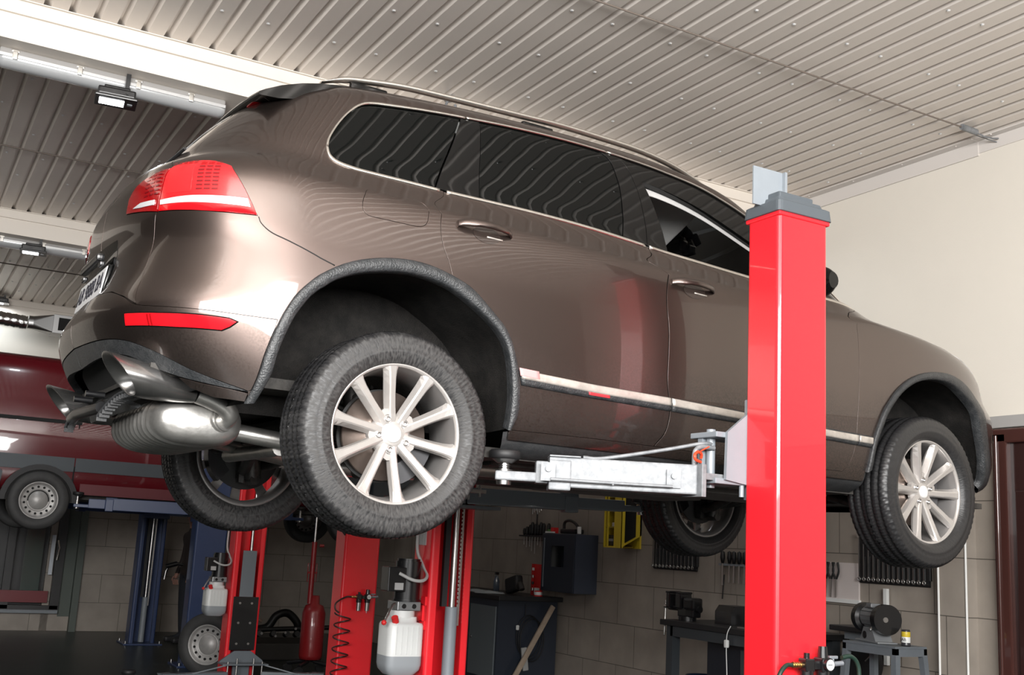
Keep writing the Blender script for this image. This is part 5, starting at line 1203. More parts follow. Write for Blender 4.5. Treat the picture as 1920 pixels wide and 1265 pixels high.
b = MB(); b.box((1.3, VW/2, .40), (4.2, 1.5, .1)); b.build('van_floor', UNDER, VAN)
vpan('side_window', TINT, [(2.0, 1.10), (2.85, 1.10), (2.45, 1.70), (2.0, 1.72)], .004, .03)
STW = mat('steel_wheel', (.42, .41, .40), .45, .3, noise=.4, nscale=12)
VT = mat('van_tyre', (.030, .030, .031), .65, noise=.5, nscale=9, col2=(.055, .055, .052))
def steel_wheel(parent, c, r=.32, name='wheel', rz=0.0, as_thing=None):
    b = MB(); b.lathe([(r*.60, -.075), (r*.64, -.095), (r*.80, -.102), (r*.95, -.095), (r*.985, -.08), (r, -.06), (r, .06), (r*.985, .08), (r*.95, .095), (r*.64, .095), (r*.60, .075)], 64, 'Y')
    t_ = b.build(name, VT, parent, c, (0, 0, rz))
    b = MB(); b.lathe([(r*.61, .07), (r*.60, -.07), (r*.635, -.088), (r*.625, -.092), (r*.585, -.082), (r*.56, -.062), (r*.50, -.050), (r*.40, -.058), (r*.365, -.052), (r*.33, -.036), (r*.31, -.050), (r*.28, -.072), (.0001, -.076)], 64, 'Y'); 
    for k in range(15):
        a = 2*PI*k/15; x, z = r*.455*math.cos(a), r*.455*math.sin(a); b.cyl((x, -.066, z), (x, -.045, z), r*.040, n=12, mi=1)
    b.build('rim', [STW, DARK], t_)
    return t_
steel_wheel(VAN, (AX, .045, .31)); steel_wheel(VAN, (3.65, .045, .31)); steel_wheel(VAN, (AX, VW-.12, .31), rz=PI); steel_wheel(VAN, (3.65, VW-.12, .31), rz=PI)
# wheel leaning on the floor behind the second oil tank
sw = thing('spare_wheel', 'loose wheel standing on the floor between the blue column and a red column', 'wheel', (1.66, 7.35, .33), 0)
steel_wheel(sw, (0, 0, 0), .325, 'tyre', R(-38))

ORD = ['first', 'second', 'third', 'fourth', 'fifth', 'sixth', 'seventh', 'eighth', 'ninth', 'tenth', 'eleventh', 'twelfth', 'thirteenth', 'fourteenth']
# ------------------------------------------------------------------ silver air duct at the far left
dct = thing('air_duct', 'crinkled silver air duct with a tapered end below the third beam', 'duct', (0, 11.0, 4.08))
FOIL = mat('crinkled_foil', (.66, .66, .66), .22, 1.0, bump=.9, bscale=22)
b = MB(); b.tube([(-1.6+.018*i, 0, .0+.02*math.sin(i*.05)) for i in range(78)], [.085+.006*(i % 2)+.004*math.sin(i*1.3) for i in range(78)], n=26); b.build('flexible_pipe', FOIL, dct)
def ringr(x, w, h, n=8): return [(x, a, c) for a, c in rrect([(-w, -h), (w, -h), (w, h), (-w, h)], min(w, h)*.9 if x < 0 else .01, n)]
b = MB(); b.loft([ringr(-.20, .085, .085), ringr(-.14, .085, .085), ringr(.10, .16, .12)], smooth=False); b.build('taper', mat('duct_sheet', (.45, .45, .45), .3, 1.0), dct)
b = MB(); b.box((.22, 0, 0), (.26, .34, .25), bev=.004); b.build('duct_box', MATS['duct_sheet'], dct)
b = MB(); b.box((.24, -.172, .0), (.17, .006, .17)); b.build('duct_opening', DARK, dct)
# glazed gate in the far left wall
gd = MB(); y = YL-.04
gd.box((-.35, YL+.12, 1.3), (2.4, .04, 2.2))
gd.box((-.35, y, .32), (2.3, .10, .06)); gd.box((.75, y, 1.3), (.12, .10, 2.0)); gd.box((.10, y, 1.3), (.10, .10, 2.0)); gd.box((-.35, y, 2.2), (2.3, .10, .2)); gd.box((-.9, y, 1.3), (1.5, .06, 2.0))
dd = gd.build('door_2', mat('gate_black', (.008, .008, .009), .4)); dd['kind'] = 'structure'
b = MB(); b.box((.40, y-.02, 1.3), (.24, .03, 1.75)); b.build('door_pane', mat('dim_green_glass', (.075, .10, .09), .15, coat=.5), dd)
b = MB(); b.box((.64, y-.07, 1.05), (.05, .02, .55)); b.build('door_bar', mat('bar_alu', (.45, .48, .52), .4, .4), dd)
b = MB(); b.tube([(.70, y-.06, 1.25), (.72, y-.12, 1.15), (.70, y-.14, .98)], .012, n=8); b.build('door_handle', CHROME, dd)
b = MB(); b.box((.0, y-.06, .47), (1.3, .02, .16)); b.build('kick_plate', mat('gate_red', (.16, .006, .012), .4), dd)
b = MB(); b.box((-.3, y-.04, .27), (2.2, .12, .045)); b.build('threshold', GREYL, dd)
b = MB(); b.box((.90, YL+.04, 1.3), (.16, .10, 2.2)); b.box((1.02, YL-.04, 1.3), (.09, .16, 2.6)); o = b.build('trim_8', mat('reveal_green', (.10, .12, .105), .6)); o['kind'] = 'structure'

# ------------------------------------------------------------------ person behind the blue column
def person(loc, rz):
    t = thing('person', 'person in a dark jacket and dark trousers standing half hidden behind the blue column', 'person', loc, rz)
    J = [((0, 0, .97), .13), ((0, .0, 1.12), .135), ((0, .01, 1.30), .155), ((0, .01, 1.43), .12), ((0, .0, 1.50), .062), ((0, -.01, 1.56), .058), ((0, -.015, 1.62), .075), ((0, -.02, 1.70), .095), ((0, -.015, 1.775), .075)]
    arms = {}
    E = [(i, i+1) for i in range(len(J)-1)]
    def chain(root, pts):
        k = root
        for p, r in pts: J.append((p, r)); E.append((k, len(J)-1)); k = len(J)-1
        return k
    for s in (-1, 1):
        chain(0, [((s*.10, 0, .90), .10), ((s*.11, .0, .70), .088), ((s*.115, -.01, .50), .062), ((s*.12, .01, .30), .058), ((s*.125, .02, .10), .042), ((s*.13, -.05, .05), .042), ((s*.135, -.15, .035), .036)])
        k = chain(3, [((s*.17, .01, 1.42), .070), ((s*.225, .02, 1.27), .055), ((s*.25, .0, 1.10), .044), ((s*.255, -.06, .93), .034), ((s*.255, -.08, .87), .028)])
        chain(k, [((s*.255, -.095, .82), .026)])
    me = bpy.data.meshes.new('body'); me.from_pydata([p for p, r in J], E, []); o = bpy.data.objects.new('body', me); COL.objects.link(o)
    sk = o.modifiers.new('s', 'SKIN'); sk.use_smooth_shade = True
    for i, (p, r) in enumerate(J): v = me.skin_vertices[0].data[i]; v.radius = (r*(1.12 if i < 4 else 1), r*(.80 if i < 4 else 1)); v.use_root = (i == 0)
    o.modifiers.new('u', 'SUBSURF').levels = 2
    dg = bpy.context.evaluated_depsgraph_get(); m2 = bpy.data.meshes.new_from_object(o.evaluated_get(dg)); bpy.data.objects.remove(o)
    jk, tr_, sk_ = mat('dark_jacket', (.018, .010, .009), .6, noise=.4, nscale=12), mat('dark_trousers', (.012, .014, .020), .8), mat('skin', (.40, .20, .15), .5)
    bo = link_mesh('body', m2, [jk, tr_, sk_, mat('hair_brown', (.02, .014, .01), .7)], t); 
    for m in list(m2.materials)[:0]: pass
    while len(m2.materials) > 4: m2.materials.pop()
    for p in m2.polygons:
        c = p.center; p.use_smooth = True
        p.material_index = 1 if c.z < .90 and abs(c.x) < .20 else (2 if (c.z > 1.52 or (abs(c.x) > .20 and c.z < .90)) else 0)
        if c.z > 1.70 and c.y > -.08 or c.z > 1.76: p.material_index = 3
    # fingers
    for s in (-1, 1):
        for k in range(4):
            b = MB(); x0 = s*.255+(k-1.5)*.004; y0 = -.115+.019*k
            b.tube([(x0, y0, .815), (x0-s*.004, y0-.002, .785-.004*(k in (1, 2))), (x0-s*.014, y0, .762-.005*(k in (1, 2))), (x0-s*.026, y0+.002, .748)], [.0088, .0082, .0076, .006], n=8); b.build('finger', sk_, t)
        b = MB(); b.tube([(s*.245, -.115, .86), (s*.238, -.14, .83), (s*.232, -.145, .80)], [.010, .009, .007], n=8); b.build('thumb', sk_, t)
    b = MB(); b.tube([(0, -.105, 1.685), (0, -.128, 1.672), (0, -.110, 1.662)], [.008, .013, .009], n=8); b.build('nose', sk_, t)
    for s in (-1, 1):
        b = MB(); b.lathe([(.0001, -.011), (.008, -.008), (.011, 0), (.008, .008), (.0001, .011)], 12, 'Z', (s*.034, -.098, 1.70)); b.build('eye', mat('eye_white', (.5, .5, .5), .3), t)
        b = MB(); b.tube([(s*.092, -.01, 1.70), (s*.098, .005, 1.715), (s*.095, .012, 1.69), (s*.09, -.005, 1.675)], .009, n=7); b.build('ear', sk_, t)
        b = MB(); b.box((s*.13, -.08, .035), (.095, .27, .07), bev=.03); b.build('shoe', mat('shoe_dark', (.02, .02, .022), .5), t)
    b = MB(); b.tube([(-.025, -.108, 1.635), (0, -.113, 1.633), (.025, -.108, 1.635)], .005, n=6); b.build('mouth', mat('lip', (.25, .09, .07), .5), t)
    return t
person((2.25, 10.95, 0), R(-80))
# clutter near the person: black blower on the column side
bl = thing('hose_reel', 'small black and silver air tool hanging on the left of the person', 'tool', (1.92, 10.55, .98))
b = MB(); b.cyl((-.09, 0, .03), (.05, 0, .07), .035, n=14); b.cyl((.05, 0, .07), (.13, 0, .06), .02, n=10); b.cyl((-.06, 0, .03), (-.10, 0, -.12), .018, n=10); b.build('tool_body', BLACKM, bl)
b = MB(); b.cyl((-.085, -.02, -.02), (-.10, -.02, -.14), .012, n=10); b.build('tool_nozzle', STEEL, bl)
# small silver jack between blue columns and the floor
jk_ = thing('bottle_jack', 'small silver bottle jack on the dark floor at the foot of the blue column', 'jack', (1.70, 7.75, 0))
b = MB(); b.box((0, 0, .012), (.14, .12, .024), bev=.006); b.cyl((0, 0, .02), (0, 0, .17), .045, n=20); b.cyl((0, 0, .17), (0, 0, .21), .022, n=14); b.build('jack_body', mat('jack_dark', (.06, .045, .035), .4, .3), jk_)
b = MB(); b.cyl((-.055, -.03, .02), (-.055, -.03, .19), .010, n=10); b.cyl((.07, -.04, .02), (.07, -.04, .05), .016, n=10); b.build('pump', STEEL, jk_)
# transmission jack
tj = thing('transmission_jack', 'tall dark red hydraulic jack with a silver rod left of the coiled hose column', 'jack', (2.83, 7.5, 0))
b = MB(); b.lathe([(.0001, .16), (.12, .16), (.13, .2), (.13, .66), (.10, .74), (.055, .76), (.05, .85), (.0001, .85)], 32, 'Z'); b.build('tank', mat('jack_red', (.22, .010, .012), .35, coat=.4), tj)
b = MB(); b.cyl((-.06, 0, .76), (-.06, 0, 1.44), .030, n=20); b.box((-.06, -.0, 1.1), (.11, .03, .02)); b.tube([(-.11, 0, 1.0), (-.115, 0, 1.2), (-.01, 0, 1.2), (-.01, 0, 1.0)], .006, n=6, closed=True); b.cyl((.0, 0, 1.40), (.05, 0, 1.40), .018, n=10); b.build('cylinder', MATS['jack_red'], tj)
b = MB(); b.cyl((-.06, 0, 1.44), (-.06, 0, 2.05), .015, n=14); b.cyl((-.06, 0, 2.05), (-.06, 0, 2.08), .06, n=16); b.build('rod', STEEL, tj)
for a in (45, 135, 225, 315):
    b = MB(); b.tube([(.05*math.cos(R(a)), .05*math.sin(R(a)), .14), (.27*math.cos(R(a)), .27*math.sin(R(a)), .10)], .022, n=8); b.cyl((.27*math.cos(R(a)), .27*math.sin(R(a))-.015, .05), (.27*math.cos(R(a)), .27*math.sin(R(a))+.015, .05), .05, n=16); b.build('leg', BLACKM, tj)
# floor clutter: dismantled axle on a pallet
ax = thing('dismantled_axle', 'dark dismantled axle parts lying on a low board beyond the red columns', 'axle', (2.9, 9.2, 0))
b = MB(); b.box((0, 0, .10), (1.1, .8, .20), bev=.02); b.build('board', mat('oily_board', (.03, .026, .022), .7), ax)
b = MB(); b.box((-.34, .05, .52), (.42, .30, .04), M=Matrix.Rotation(R(24), 4, 'Y'), bev=.01); b.build('brown_panel', mat('brown_panel', (.16, .11, .08), .5), ax)
b = MB(); b.tube(curve_pts([(-.25, 0, .32), (-.05, 0, .36), (.05, -.02, .50), (.20, 0, .53), (.33, 0, .42), (.36, .02, .30)], 6), .05, n=12); b.cyl((-.3, -.1, .33), (.75, -.1, .37), .03, n=12)
for x in (-.2, -.02, .15, .28): b.cyl((x, -.12, .28), (x, -.2, .30), .035, n=12)
b.build('axle_beam', mat('oily_iron', (.02, .02, .02), .4, .5), ax)
b = MB()
for x, z in ((-.18, .30), (.0, .27), (.12, .31), (.25, .36)): b.cyl((x, -.2, z), (x, -.215, z), .016, n=10)
b.build('bolt_heads', STEEL, ax)

# ------------------------------------------------------------------ front wall: workbench, cabinet, tools
XW = XF
bench = thing('workbench', 'dark workbench with grey doors and a hanging cable, below the navy wall cabinet', 'workbench', (4.30, 5.90, 0))
b = MB(); b.box((.38, 1.0, .035), (.70, 1.9, .07)); b.build('plinth', BLACKM, bench)
b = MB(); b.box((.37, 1.0, .50), (.74, 2.0, .88)); b.build('carcass', NAVY, bench)
b = MB(); b.box((.36, .985, .965), (.80, 2.13, .05), bev=.006); b.build('bench_top', mat('bench_top_black', (.014, .014, .015), .45), bench)
for k in range(3):
    b = MB(); b.box((-.008, .32+.66*k, .50), (.016, .58, .74), bev=.004); dn = b.build('door', mat('cabinet_grey', (.12, .14, .15), .5), bench)
    b = MB(); b.cyl((-.016, .55+.66*k, .52), (-.03, .55+.66*k, .52), .012, n=10); b.build('knob', STEEL, dn)
cb = MB(); 
for k in range(3): cb.tube([(.38+.02*k+.15*math.cos(a), -.012-.008*k, .57+.22*math.sin(a)-.02*k) for a in [2*PI*i/40 for i in range(40)]], .006, n=6, closed=True)
cb.tube([(.33, -.012, .79), (.33, -.014, .90)], .005, n=6)
cab = cb.build('extension_cable', BLACKR); cab.location = (4.30, 5.90, 0); tagp(cab, 'black cable in loose loops hanging on the dark side of the workbench', 'cable')
b = MB(); b.box((.235, -.02, .66), (.035, .02, .05), bev=.008); b.build('cable_plug', WHITEP, cab)
b = MB(); b.box((.32, -.058, .34), (.065, .03, .24), rz=0, M=Matrix.Rotation(R(-8), 4, 'Y'), bev=.008); sc_ = b.build('socket_strip', mat('strip_grey', (.38, .38, .37), .5), None); sc_.location = (4.30, 5.90, 0); tagp(sc_, 'grey multi-socket strip hanging from the cable loops on the bench side', 'power strip')
b = MB(); b.box((0, 0, 0), (.055, .025, 1.02), M=Matrix.Rotation(R(31), 4, 'Y'), bev=.004)
wd = b.build('wooden_lath', WOOD, None, (4.30+.36, 5.90-.10, .46)); tagp(wd, 'pale wooden lath leaning diagonally against the side of the workbench', 'board')
# on the bench
def top(name, label, cat, x, y, z=.99, **k): return thing(name, label, cat, (x, y, z), **k)
for q, (x, y, rz, s) in enumerate(((4.42, 6.62, .3, 1), (4.40, 6.30, -.4, 1.1))):
    b = MB(); b.add([(-.15*s, -.105, .0), (.15*s, -.105, .002), (.15*s, .105, .012), (-.15*s, .105, .02), (0, 0, .03)], [(0, 1, 4), (1, 2, 4), (2, 3, 4), (3, 0, 4)]); b.add([(-.15*s, -.105, -.0), (.15*s, -.105, 0), (.15*s, .105, 0), (-.15*s, .105, 0)], [(0, 3, 2, 1)])
    o = b.build('paper_sheet', mat('grey_paper', (.33, .36, .38), .8), None, (x, y, .991), (0, 0, rz)); tagp(o, ('crumpled grey paper on the workbench, farther left', 'crumpled grey paper in front of the black bag on the workbench')[q], 'paper')
bt = top('spray_bottle', 'dark spray bottle with a clear highlight standing on the workbench', 'bottle', 4.62, 6.55)
b = MB(); b.lathe([(.0001, 0), (.035, 0), (.036, .12), (.02, .17), (.014, .19), (.0001, .19)], 24, 'Z'); b.build('bottle_body', mat('bottle_blue', (.08, .10, .13), .15, coat=.8), bt)
b = MB(); b.box((0, 0, .21), (.05, .022, .03), bev=.006); b.tube([(-.02, 0, .205), (-.032, 0, .175)], .005, n=6); b.build('trigger', BLACKM, bt)
bg = top('tool_bag', 'slanted black tool bag on the workbench, left of the red display stand', 'bag', 4.66, 6.22, 1.012)
b = MB(); b.box((0, 0, .085), (.10, .26, .17), M=Matrix.Rotation(R(-14), 4, 'X'), bev=.03); b.build('bag_body', BLACKR, bg)
b = MB(); b.tube(curve_pts([(-.02, -.10, .05), (-.02, -.17, .10), (-.02, -.22, .04)], 6), .03, n=10); b.build('strap', mat('strap_brown', (.03, .026, .024), .6), bg)
rd = top('display_stand', 'narrow red display stand with small parts on the bench, beside the navy cabinet', 'stand', 4.86, 6.12)
b = MB(); b.box((.04, .09, .17), (.02, .055, .34)); b.box((.04, -.05, .17), (.02, .10, .34)); b.box((.045, .02, .17), (.01, .20, .34)); b.build('back_board', REDB, rd)
for k, z in enumerate((.05, .12, .19, .27)):
    b = MB(); b.cyl((.0, .03, z), (.0, .03, z+.03), .014, n=10); b.build('small_part', (STEEL, BLACKM, STEEL, WHITEP)[k], rd)
b = MB(); b.box((-.0, -.06, .05), (.04, .05, .07)); b.build('price_card', WHITEP, rd)
rc = top('paint_tin', 'small red tin with a white label at the right end of the workbench', 'tin', 4.80, 5.92)
b = MB(); b.lathe([(.0001, 0), (.046, 0), (.048, .008), (.044, .012), (.044, .06), (.0001, .06)], 24, 'Z'); b.build('tin_body', REDB, rc)
b = MB(); b.lathe([(.0445, .015), (.0450, .018), (.0450, .045), (.0445, .048)], 24, 'Z'); b.box((0, 0, .002), (.03, .03, .003)); b.build('tin_label', WHITEP, rc)
yb = top('sponge_box', 'small yellow-green box at the left end of the workbench, next to the red column', 'box', 4.44, 7.02)
b = MB(); b.box((0, 0, .035), (.08, .09, .05), bev=.008); b.box((0, 0, .066), (.06, .07, .012), bev=.004); b.build('box_body', mat('yellow_green', (.36, .38, .10), .5), yb)
# navy wall cabinet
wc = thing('wall_cabinet', 'navy blue metal wall cabinet with a dark glass door, hung above the bench end', 'cabinet', (XW, 5.54, 1.06))
b = MB(); b.box((-.14, 0, .305), (.28, .66, .61), bev=.004); b.build('carcass', NAVY2, wc)
b = MB(); b.box((-.287, 0, .305), (.014, .64, .60), bev=.004); dr_ = b.build('door', NAVY, wc)
b = MB(); b.box((-.296, .0, .37), (.004, .24, .22)); b.build('door_glass', BLKGLOSS, dr_)
b = MB(); b.box((-.300, .27, .30), (.010, .018, .52), bev=.004); b.build('door_edge', mat('edge_grey', (.22, .25, .28), .3, .5), dr_)
m1 = thing('drill_case', 'black power tool with a round handle lying on top of the navy wall cabinet', 'tool', (XW-.15, 5.50, 1.675))
b = MB(); b.tube(curve_pts([(0, .16, .02), (0, .15, .12), (0, .04, .14), (0, -.08, .10), (0, -.16, .03)], 6), .016, n=10); b.box((0, 0, .025), (.12, .30, .05), bev=.015); b.build('tool_body', BLACKM, m1)
m2 = thing('small_boxes', 'small red, green and white boxes on the front of the navy wall cabinet top', 'boxes', (XW-.22, 5.76, 1.675))
b = MB(); b.box((0, -.02, .03), (.06, .06, .06)); b.build('red_box', REDB, m2); b = MB(); b.box((0, .05, .02), (.06, .06, .04)); b.build('green_box', mat('green_box', (.10, .22, .06), .5), m2); b = MB(); b.box((-.045, 0, .008), (.03, .16, .016)); b.build('white_box', WHITEP, m2)
m3 = thing('glue_tube', 'small white cylinder on the navy wall cabinet, right of the power tool', 'tube', (XW-.20, 5.28, 1.675))
b = MB(); b.cyl((0, 0, 0), (0, 0, .075), .022, n=14); b.build('tube_body', WHITEP, m3)
# screwdriver rack
rk = thing('tool_rack', 'black screwdriver rack on the wall left of the navy cabinet', 'rack', (XW, 6.40, 1.64))
b = MB(); b.box((-.05, 0, 0), (.09, .66, .018), bev=.004); b.box((-.006, 0, .02), (.012, .62, .05)); b.build('shelf_bar', BLACKM, rk)
for k, (yy, L, hh) in enumerate(((.28, .10, .09), (.22, .13, .11), (.15, .12, .13), (.10, .17, .16), (.03, .20, .14), (-.03, .10, .13), (-.09, .12, .16), (-.15, .16, .15), (-.26, .09, .15))):
    t = thing('screwdriver', 'black handled screwdriver, '+ORD[k]+' from the left in the black wall rack', 'screwdriver', (XW-.05, 6.40+yy, 1.64), 0, 'screwdrivers in the black wall rack')
    b = MB(); b.lathe([(.0001, hh), (.014, hh-.006), (.020, hh-.03), (.018, .03), (.012, .01), (.0001, .01)], 14, 'Z'); b.build('handle', BLACKR, t)
    b = MB(); b.cyl((0, 0, .01), (0, 0, -L), .005, n=8); b.build('blade', STEEL, t)
w = MB(); w.cyl((XW-.03, 6.44, 1.70), (XW-.03, 6.44, 1.92), .010, n=8); tagp(w.build('hanging_rod', BLACKM), 'thin black rod hanging on the wall above the screwdriver rack', 'rod')
kr = thing('key_bundle', 'bundle of silver chains and keys hanging above the screwdriver rack', 'keys', (XW-.04, 6.42, 2.0))
for k in range(6):
    b = MB(); yy = -.08+.035*k; b.tube([(0, yy*.3, .10), (-.01, yy, .0), (-.005, yy*1.1, -.07-.02*(k % 3))], .006, n=6); b.build('key', STEEL, kr)
# yellow parts cabinet
yc = thing('yellow_cabinet', 'yellow and black wall box with slanted lower edge, right of the navy cabinet', 'cabinet', (XW, 4.45, 1.55))
b = MB(); b.box((-.01, .15, .30), (.02, .30, .60)); b.box((-.125, .295, .31), (.25, .014, .62)); b.box((-.245, .235, .31), (.012, .018, .60)); b.box((-.245, .06, .31), (.012, .12, .62)); b.box((-.13, .15, .615), (.25, .30, .012))
b.prism([(-.25, .0), (0, .13), (0, .62), (-.25, .62)], .0, .012, 'Y'); b.box((-.235, .15, .006), (.03, .30, .012)); b.build('carcass', YELLOW, yc)
b = MB(); b.prism([(-.205, .05), (-.075, .115), (-.075, .60), (-.205, .60)], -.006, .002, 'Y'); pf = b.build('perforated_side', BLACKM, yc)
for k, z in enumerate((.012, .20, .36, .50)):
    b = MB(); b.box((-.125, .20, z), (.22, .17, .010)); b.build('shelf', mat('shelf_dark_yellow', (.30, .22, .03), .5), yc)
b = MB(); b.box((-.17, .20, .075), (.12, .15, .10), bev=.006); lb = b.build('boxed_part', BLACKM, yc)
b = MB(); b.box((-.232, .20, .075), (.002, .09, .025)); b.build('box_label', mat('label_faint', (.25, .25, .25), .5), yc)
b = MB(); b.cyl((-.16, .18, .21), (-.16, .18, .29), .022, n=12); b.build('glass_jar', WLENS, yc)
b = MB(); b.cyl((-.16, .24, .21), (-.16, .24, .25), .03, n=12); b.build('glass_jar', WLENS, yc)
# small white switch
b = MB(); b.box((XW-.008, 4.20, 1.70), (.016, .035, .06), bev=.003); tagp(b.build('wall_socket', WHITEP), 'small white wall socket right of the yellow box', 'socket')
# spanner rolls: black pockets with spanners
def spanner_roll(y0, y1, z0, z1, label, n, grp):
    t = thing('spanner_roll', label, 'tool roll', (XW, (y0+y1)/2, z0))
    w_ = abs(y1-y0); b = MB(); b.box((-.006, 0, (z1-z0)/2), (.012, w_, z1-z0), bev=.003)
    b.box((-.014, 0, .015), (.012, w_, .02), bev=.004); b.build('cloth', BLACKR, t)
    for k in range(n):
        yy = w_/2-(k+.5)*w_/n; L = .20+.12*((n-1-k)/n); zz = .03
        s = thing('spanner', ORD[k]+' chrome spanner from the left in the black '+grp, 'spanner', (XW-.046, (y0+y1)/2+yy, z0+zz), 0, 'spanners in the '+grp)
        b = MB(); b.box((0, 0, L/2), (.006, .010, L), bev=.002); b.lathe([(.009, -.004), (.016, -.004), (.016, .004), (.009, .004)], 12, 'Y', (0, 0, .0), closed=True); b.prism([(-.014, L), (.014, L), (.018, L+.03), (.006, L+.034), (.004, L+.012), (-.004, L+.012), (-.006, L+.034), (-.018, L+.03)], -.004, .004, 'Y')
        q = b.build('spanner_body', STEEL, s); q.rotation_euler = (0, 0, R(90))
        b = MB(); b.tube([(-.008, .0, .045), (-.010, 0, .13), (-.008, 0, .20)], w_/n*.30, n=8); b.build('pocket', BLACKR, t, (-.0, yy-w_/n*.5, 0))
spanner_roll(3.56, 4.22, 1.37, 2.0, 'black spanner roll on the wall below the far front wheel of the brown car', 12, 'roll left of the big red column')
spanner_roll(.945, 1.60, 1.375, 1.98, 'black spanner roll on the wall below the near front wheel of the brown car', 14, 'roll below the front wheel')
# pliers rail
pr = thing('pliers_rail', 'small wall rail with black handled tools just left of the big red column', 'rail', (XW, 2.98, 1.45))
b = MB(); b.box((-.02, 0, 0), (.03, .50, .02)); b.build('rail_bar', GREYL, pr)
for k, yy in enumerate((.19, .10, .04, -.03, -.10, -.18)):
    t = thing('chisel', 'black handled steel tool, '+ORD[k]+' from the left on the rail beside the red column', 'tool', (XW-.04, 2.98+yy, 1.46), 0, 'tools on the rail left of the red column')
    b = MB(); b.lathe([(.0001, .11), (.018, .10), (.022, .05), (.012, 0), (.0001, 0)], 12, 'Z'); b.build('handle', BLACKR, t)
    b = MB(); b.box((0, 0, -.09), (.006, .016, .20 if k in (0, 5) else .15)); b.build('blade', STEEL, t)
w = MB(); w.tube([(XW-.02, 3.17, 1.36), (XW-.02, 3.19, 1.15)], .006, n=6); tagp(w.build('dangling_cord', BLACKR), 'thin black cord dangling from the tool rail left of the red column', 'cord')
# pale pegboard with pliers
pb = thing('pegboard', 'pale pink board with white lower edge, right of the big red column', 'board', (XW, 1.80, 1.24))
b = MB(); b.box((-.008, 0, .14), (.016, .38, .28)); b.build('board', mat('pale_board', (.62, .56, .54), .7), pb)
b = MB(); b.box((-.012, 0, -.012), (.024, .40, .03)); b.build('lower_edge', WHITEP, pb)
for k in range(3):
    t = thing('pliers', ('leftmost', 'middle', 'rightmost')[k]+' black handled pliers on the pale board right of the big red column', 'pliers', (XW-.03, 1.94-.055*k, 1.50), 0, 'pliers on the pale board')
    b = MB(); b.tube(curve_pts([(0, .02, .02), (0, .03, -.05), (0, .005, -.11)], 5), .008, n=8); b.tube(curve_pts([(0, -.02, .02), (0, -.03, -.05), (0, -.005, -.11)], 5), .008, n=8); b.build('grips', BLACKR, t)
    b = MB(); b.prism([(-.012, -.10), (.012, -.10), (.004, -.25), (-.004, -.25)], -.005, .005, 'X'); b.build('jaws', STEEL, t)
# second bench with vice
b2 = thing('vice_bench', 'dark steel bench with the bench vice, left of the big red column', 'workbench', (4.28, 1.75, 0))
b = MB(); b.box((.38, .62, .955), (.80, 1.34, .045), bev=.005); b.build('bench_top', MATS['bench_top_black'], b2)
for x, yy in ((.04, 1.18), (.70, 1.18), (.04, .05), (.70, .05)):
    b = MB(); b.box((x, yy, .465), (.08, .08, .93)); b.build('leg', mat('bench_leg', (.035, .04, .045), .4), b2)
b = MB(); b.box((.42, .98, .89), (.66, .04, .08)); b.box((.02, .62, .89), (.04, 1.1, .08)); b.build('rail', MATS['bench_leg'], b2)
b = MB(); b.box((.44, .50, .45), (.60, .72, .86)); b.build('drawer_unit', mat('drawer_navy', (.012, .014, .020), .4), b2)
b = MB(); b.box((.134, .30, .45), (.012, .30, .72)); b.build('drawer_front', mat('drawer_grey', (.05, .055, .06), .4), b2)
bk = thing('bucket', 'dark blue bucket under the vice bench', 'bucket', (4.56, 2.79, .0))
b = MB(); b.lathe([(.0001, .22), (.13, .22), (.16, .52), (.168, .53), (.168, .545), (.158, .545), (.15, .50), (.0001, .46)], 32, 'Z'); b.build('bucket_body', mat('bucket_blue', (.012, .020, .045), .35), bk)
b = MB(); b.box((0, 0, .11), (.3, .3, .22)); b.build('crate', mat('crate_dark', (.015, .015, .016), .5), bk)
w = MB(); w.tube(curve_pts([(4.245, 2.13, .995), (4.236, 2.16, .93), (4.24, 2.17, .80), (4.25, 2.17, .6), (4.26, 2.18, .2)], 6), .004, n=6); ww_ = w.build('phone_cable', WHITEP); tagp(ww_, 'thin white cable with a plug hanging over the edge of the vice bench', 'cable')
w = MB(); w.box((4.24, 2.17, .86), (.03, .035, .06), bev=.01); w.build('cable_plug', WHITEP, ww_)
vc = thing('bench_vice', 'black bench vice with a long steel handle on the left corner of the vice bench', 'vice', (4.42, 2.82, .978), R(6))
b = MB(); b.cyl((0, .05, 0), (0, .05, .035), .075, n=24); b.box((0, .03, .065), (.10, .18, .07), bev=.012); b.box((0, .10, .155), (.13, .07, .13), bev=.014); b.box((-.01, -.02, .14), (.12, .12, .10), bev=.02); b.box((.0, .22, .155), (.13, .05, .13), bev=.014); b.cyl((0, -.1, .10), (0, .26, .10), .028, n=16); b.box((0, .09, .222), (.14, .05, .016), bev=.004); b.box((0, .22, .222), (.14, .05, .016), bev=.004)
b.build('vice_body', BLACKM, vc)
b = MB(); b.cyl((0, .26, .10), (0, .32, .10), .018, n=12); b.cyl((-.0, .31, .13), (-.02, .30, -.12), .008, n=10); b.lathe([(.0001, -.014), (.012, 0), (.0001, .014)], 10, 'Z', (-.0, .31, .14)); b.lathe([(.0001, -.014), (.012, 0), (.0001, .014)], 10, 'Z', (-.02, .30, -.13)); b.build('vice_handle', STEEL, vc)
kb = thing('parts_box', 'black angular box behind the vice on the bench', 'box', (4.60, 2.52, .978))
b = MB(); b.prism([(-.10, 0), (.12, 0), (.12, .15), (-.06, .15), (-.10, .10)], -.10, .10, 'Y'); b.build('box_body', BLACKM, kb)
wb = thing('small_carton', 'small white and grey carton on the vice bench, next to the big red column', 'box', (4.66, 2.28, .978))
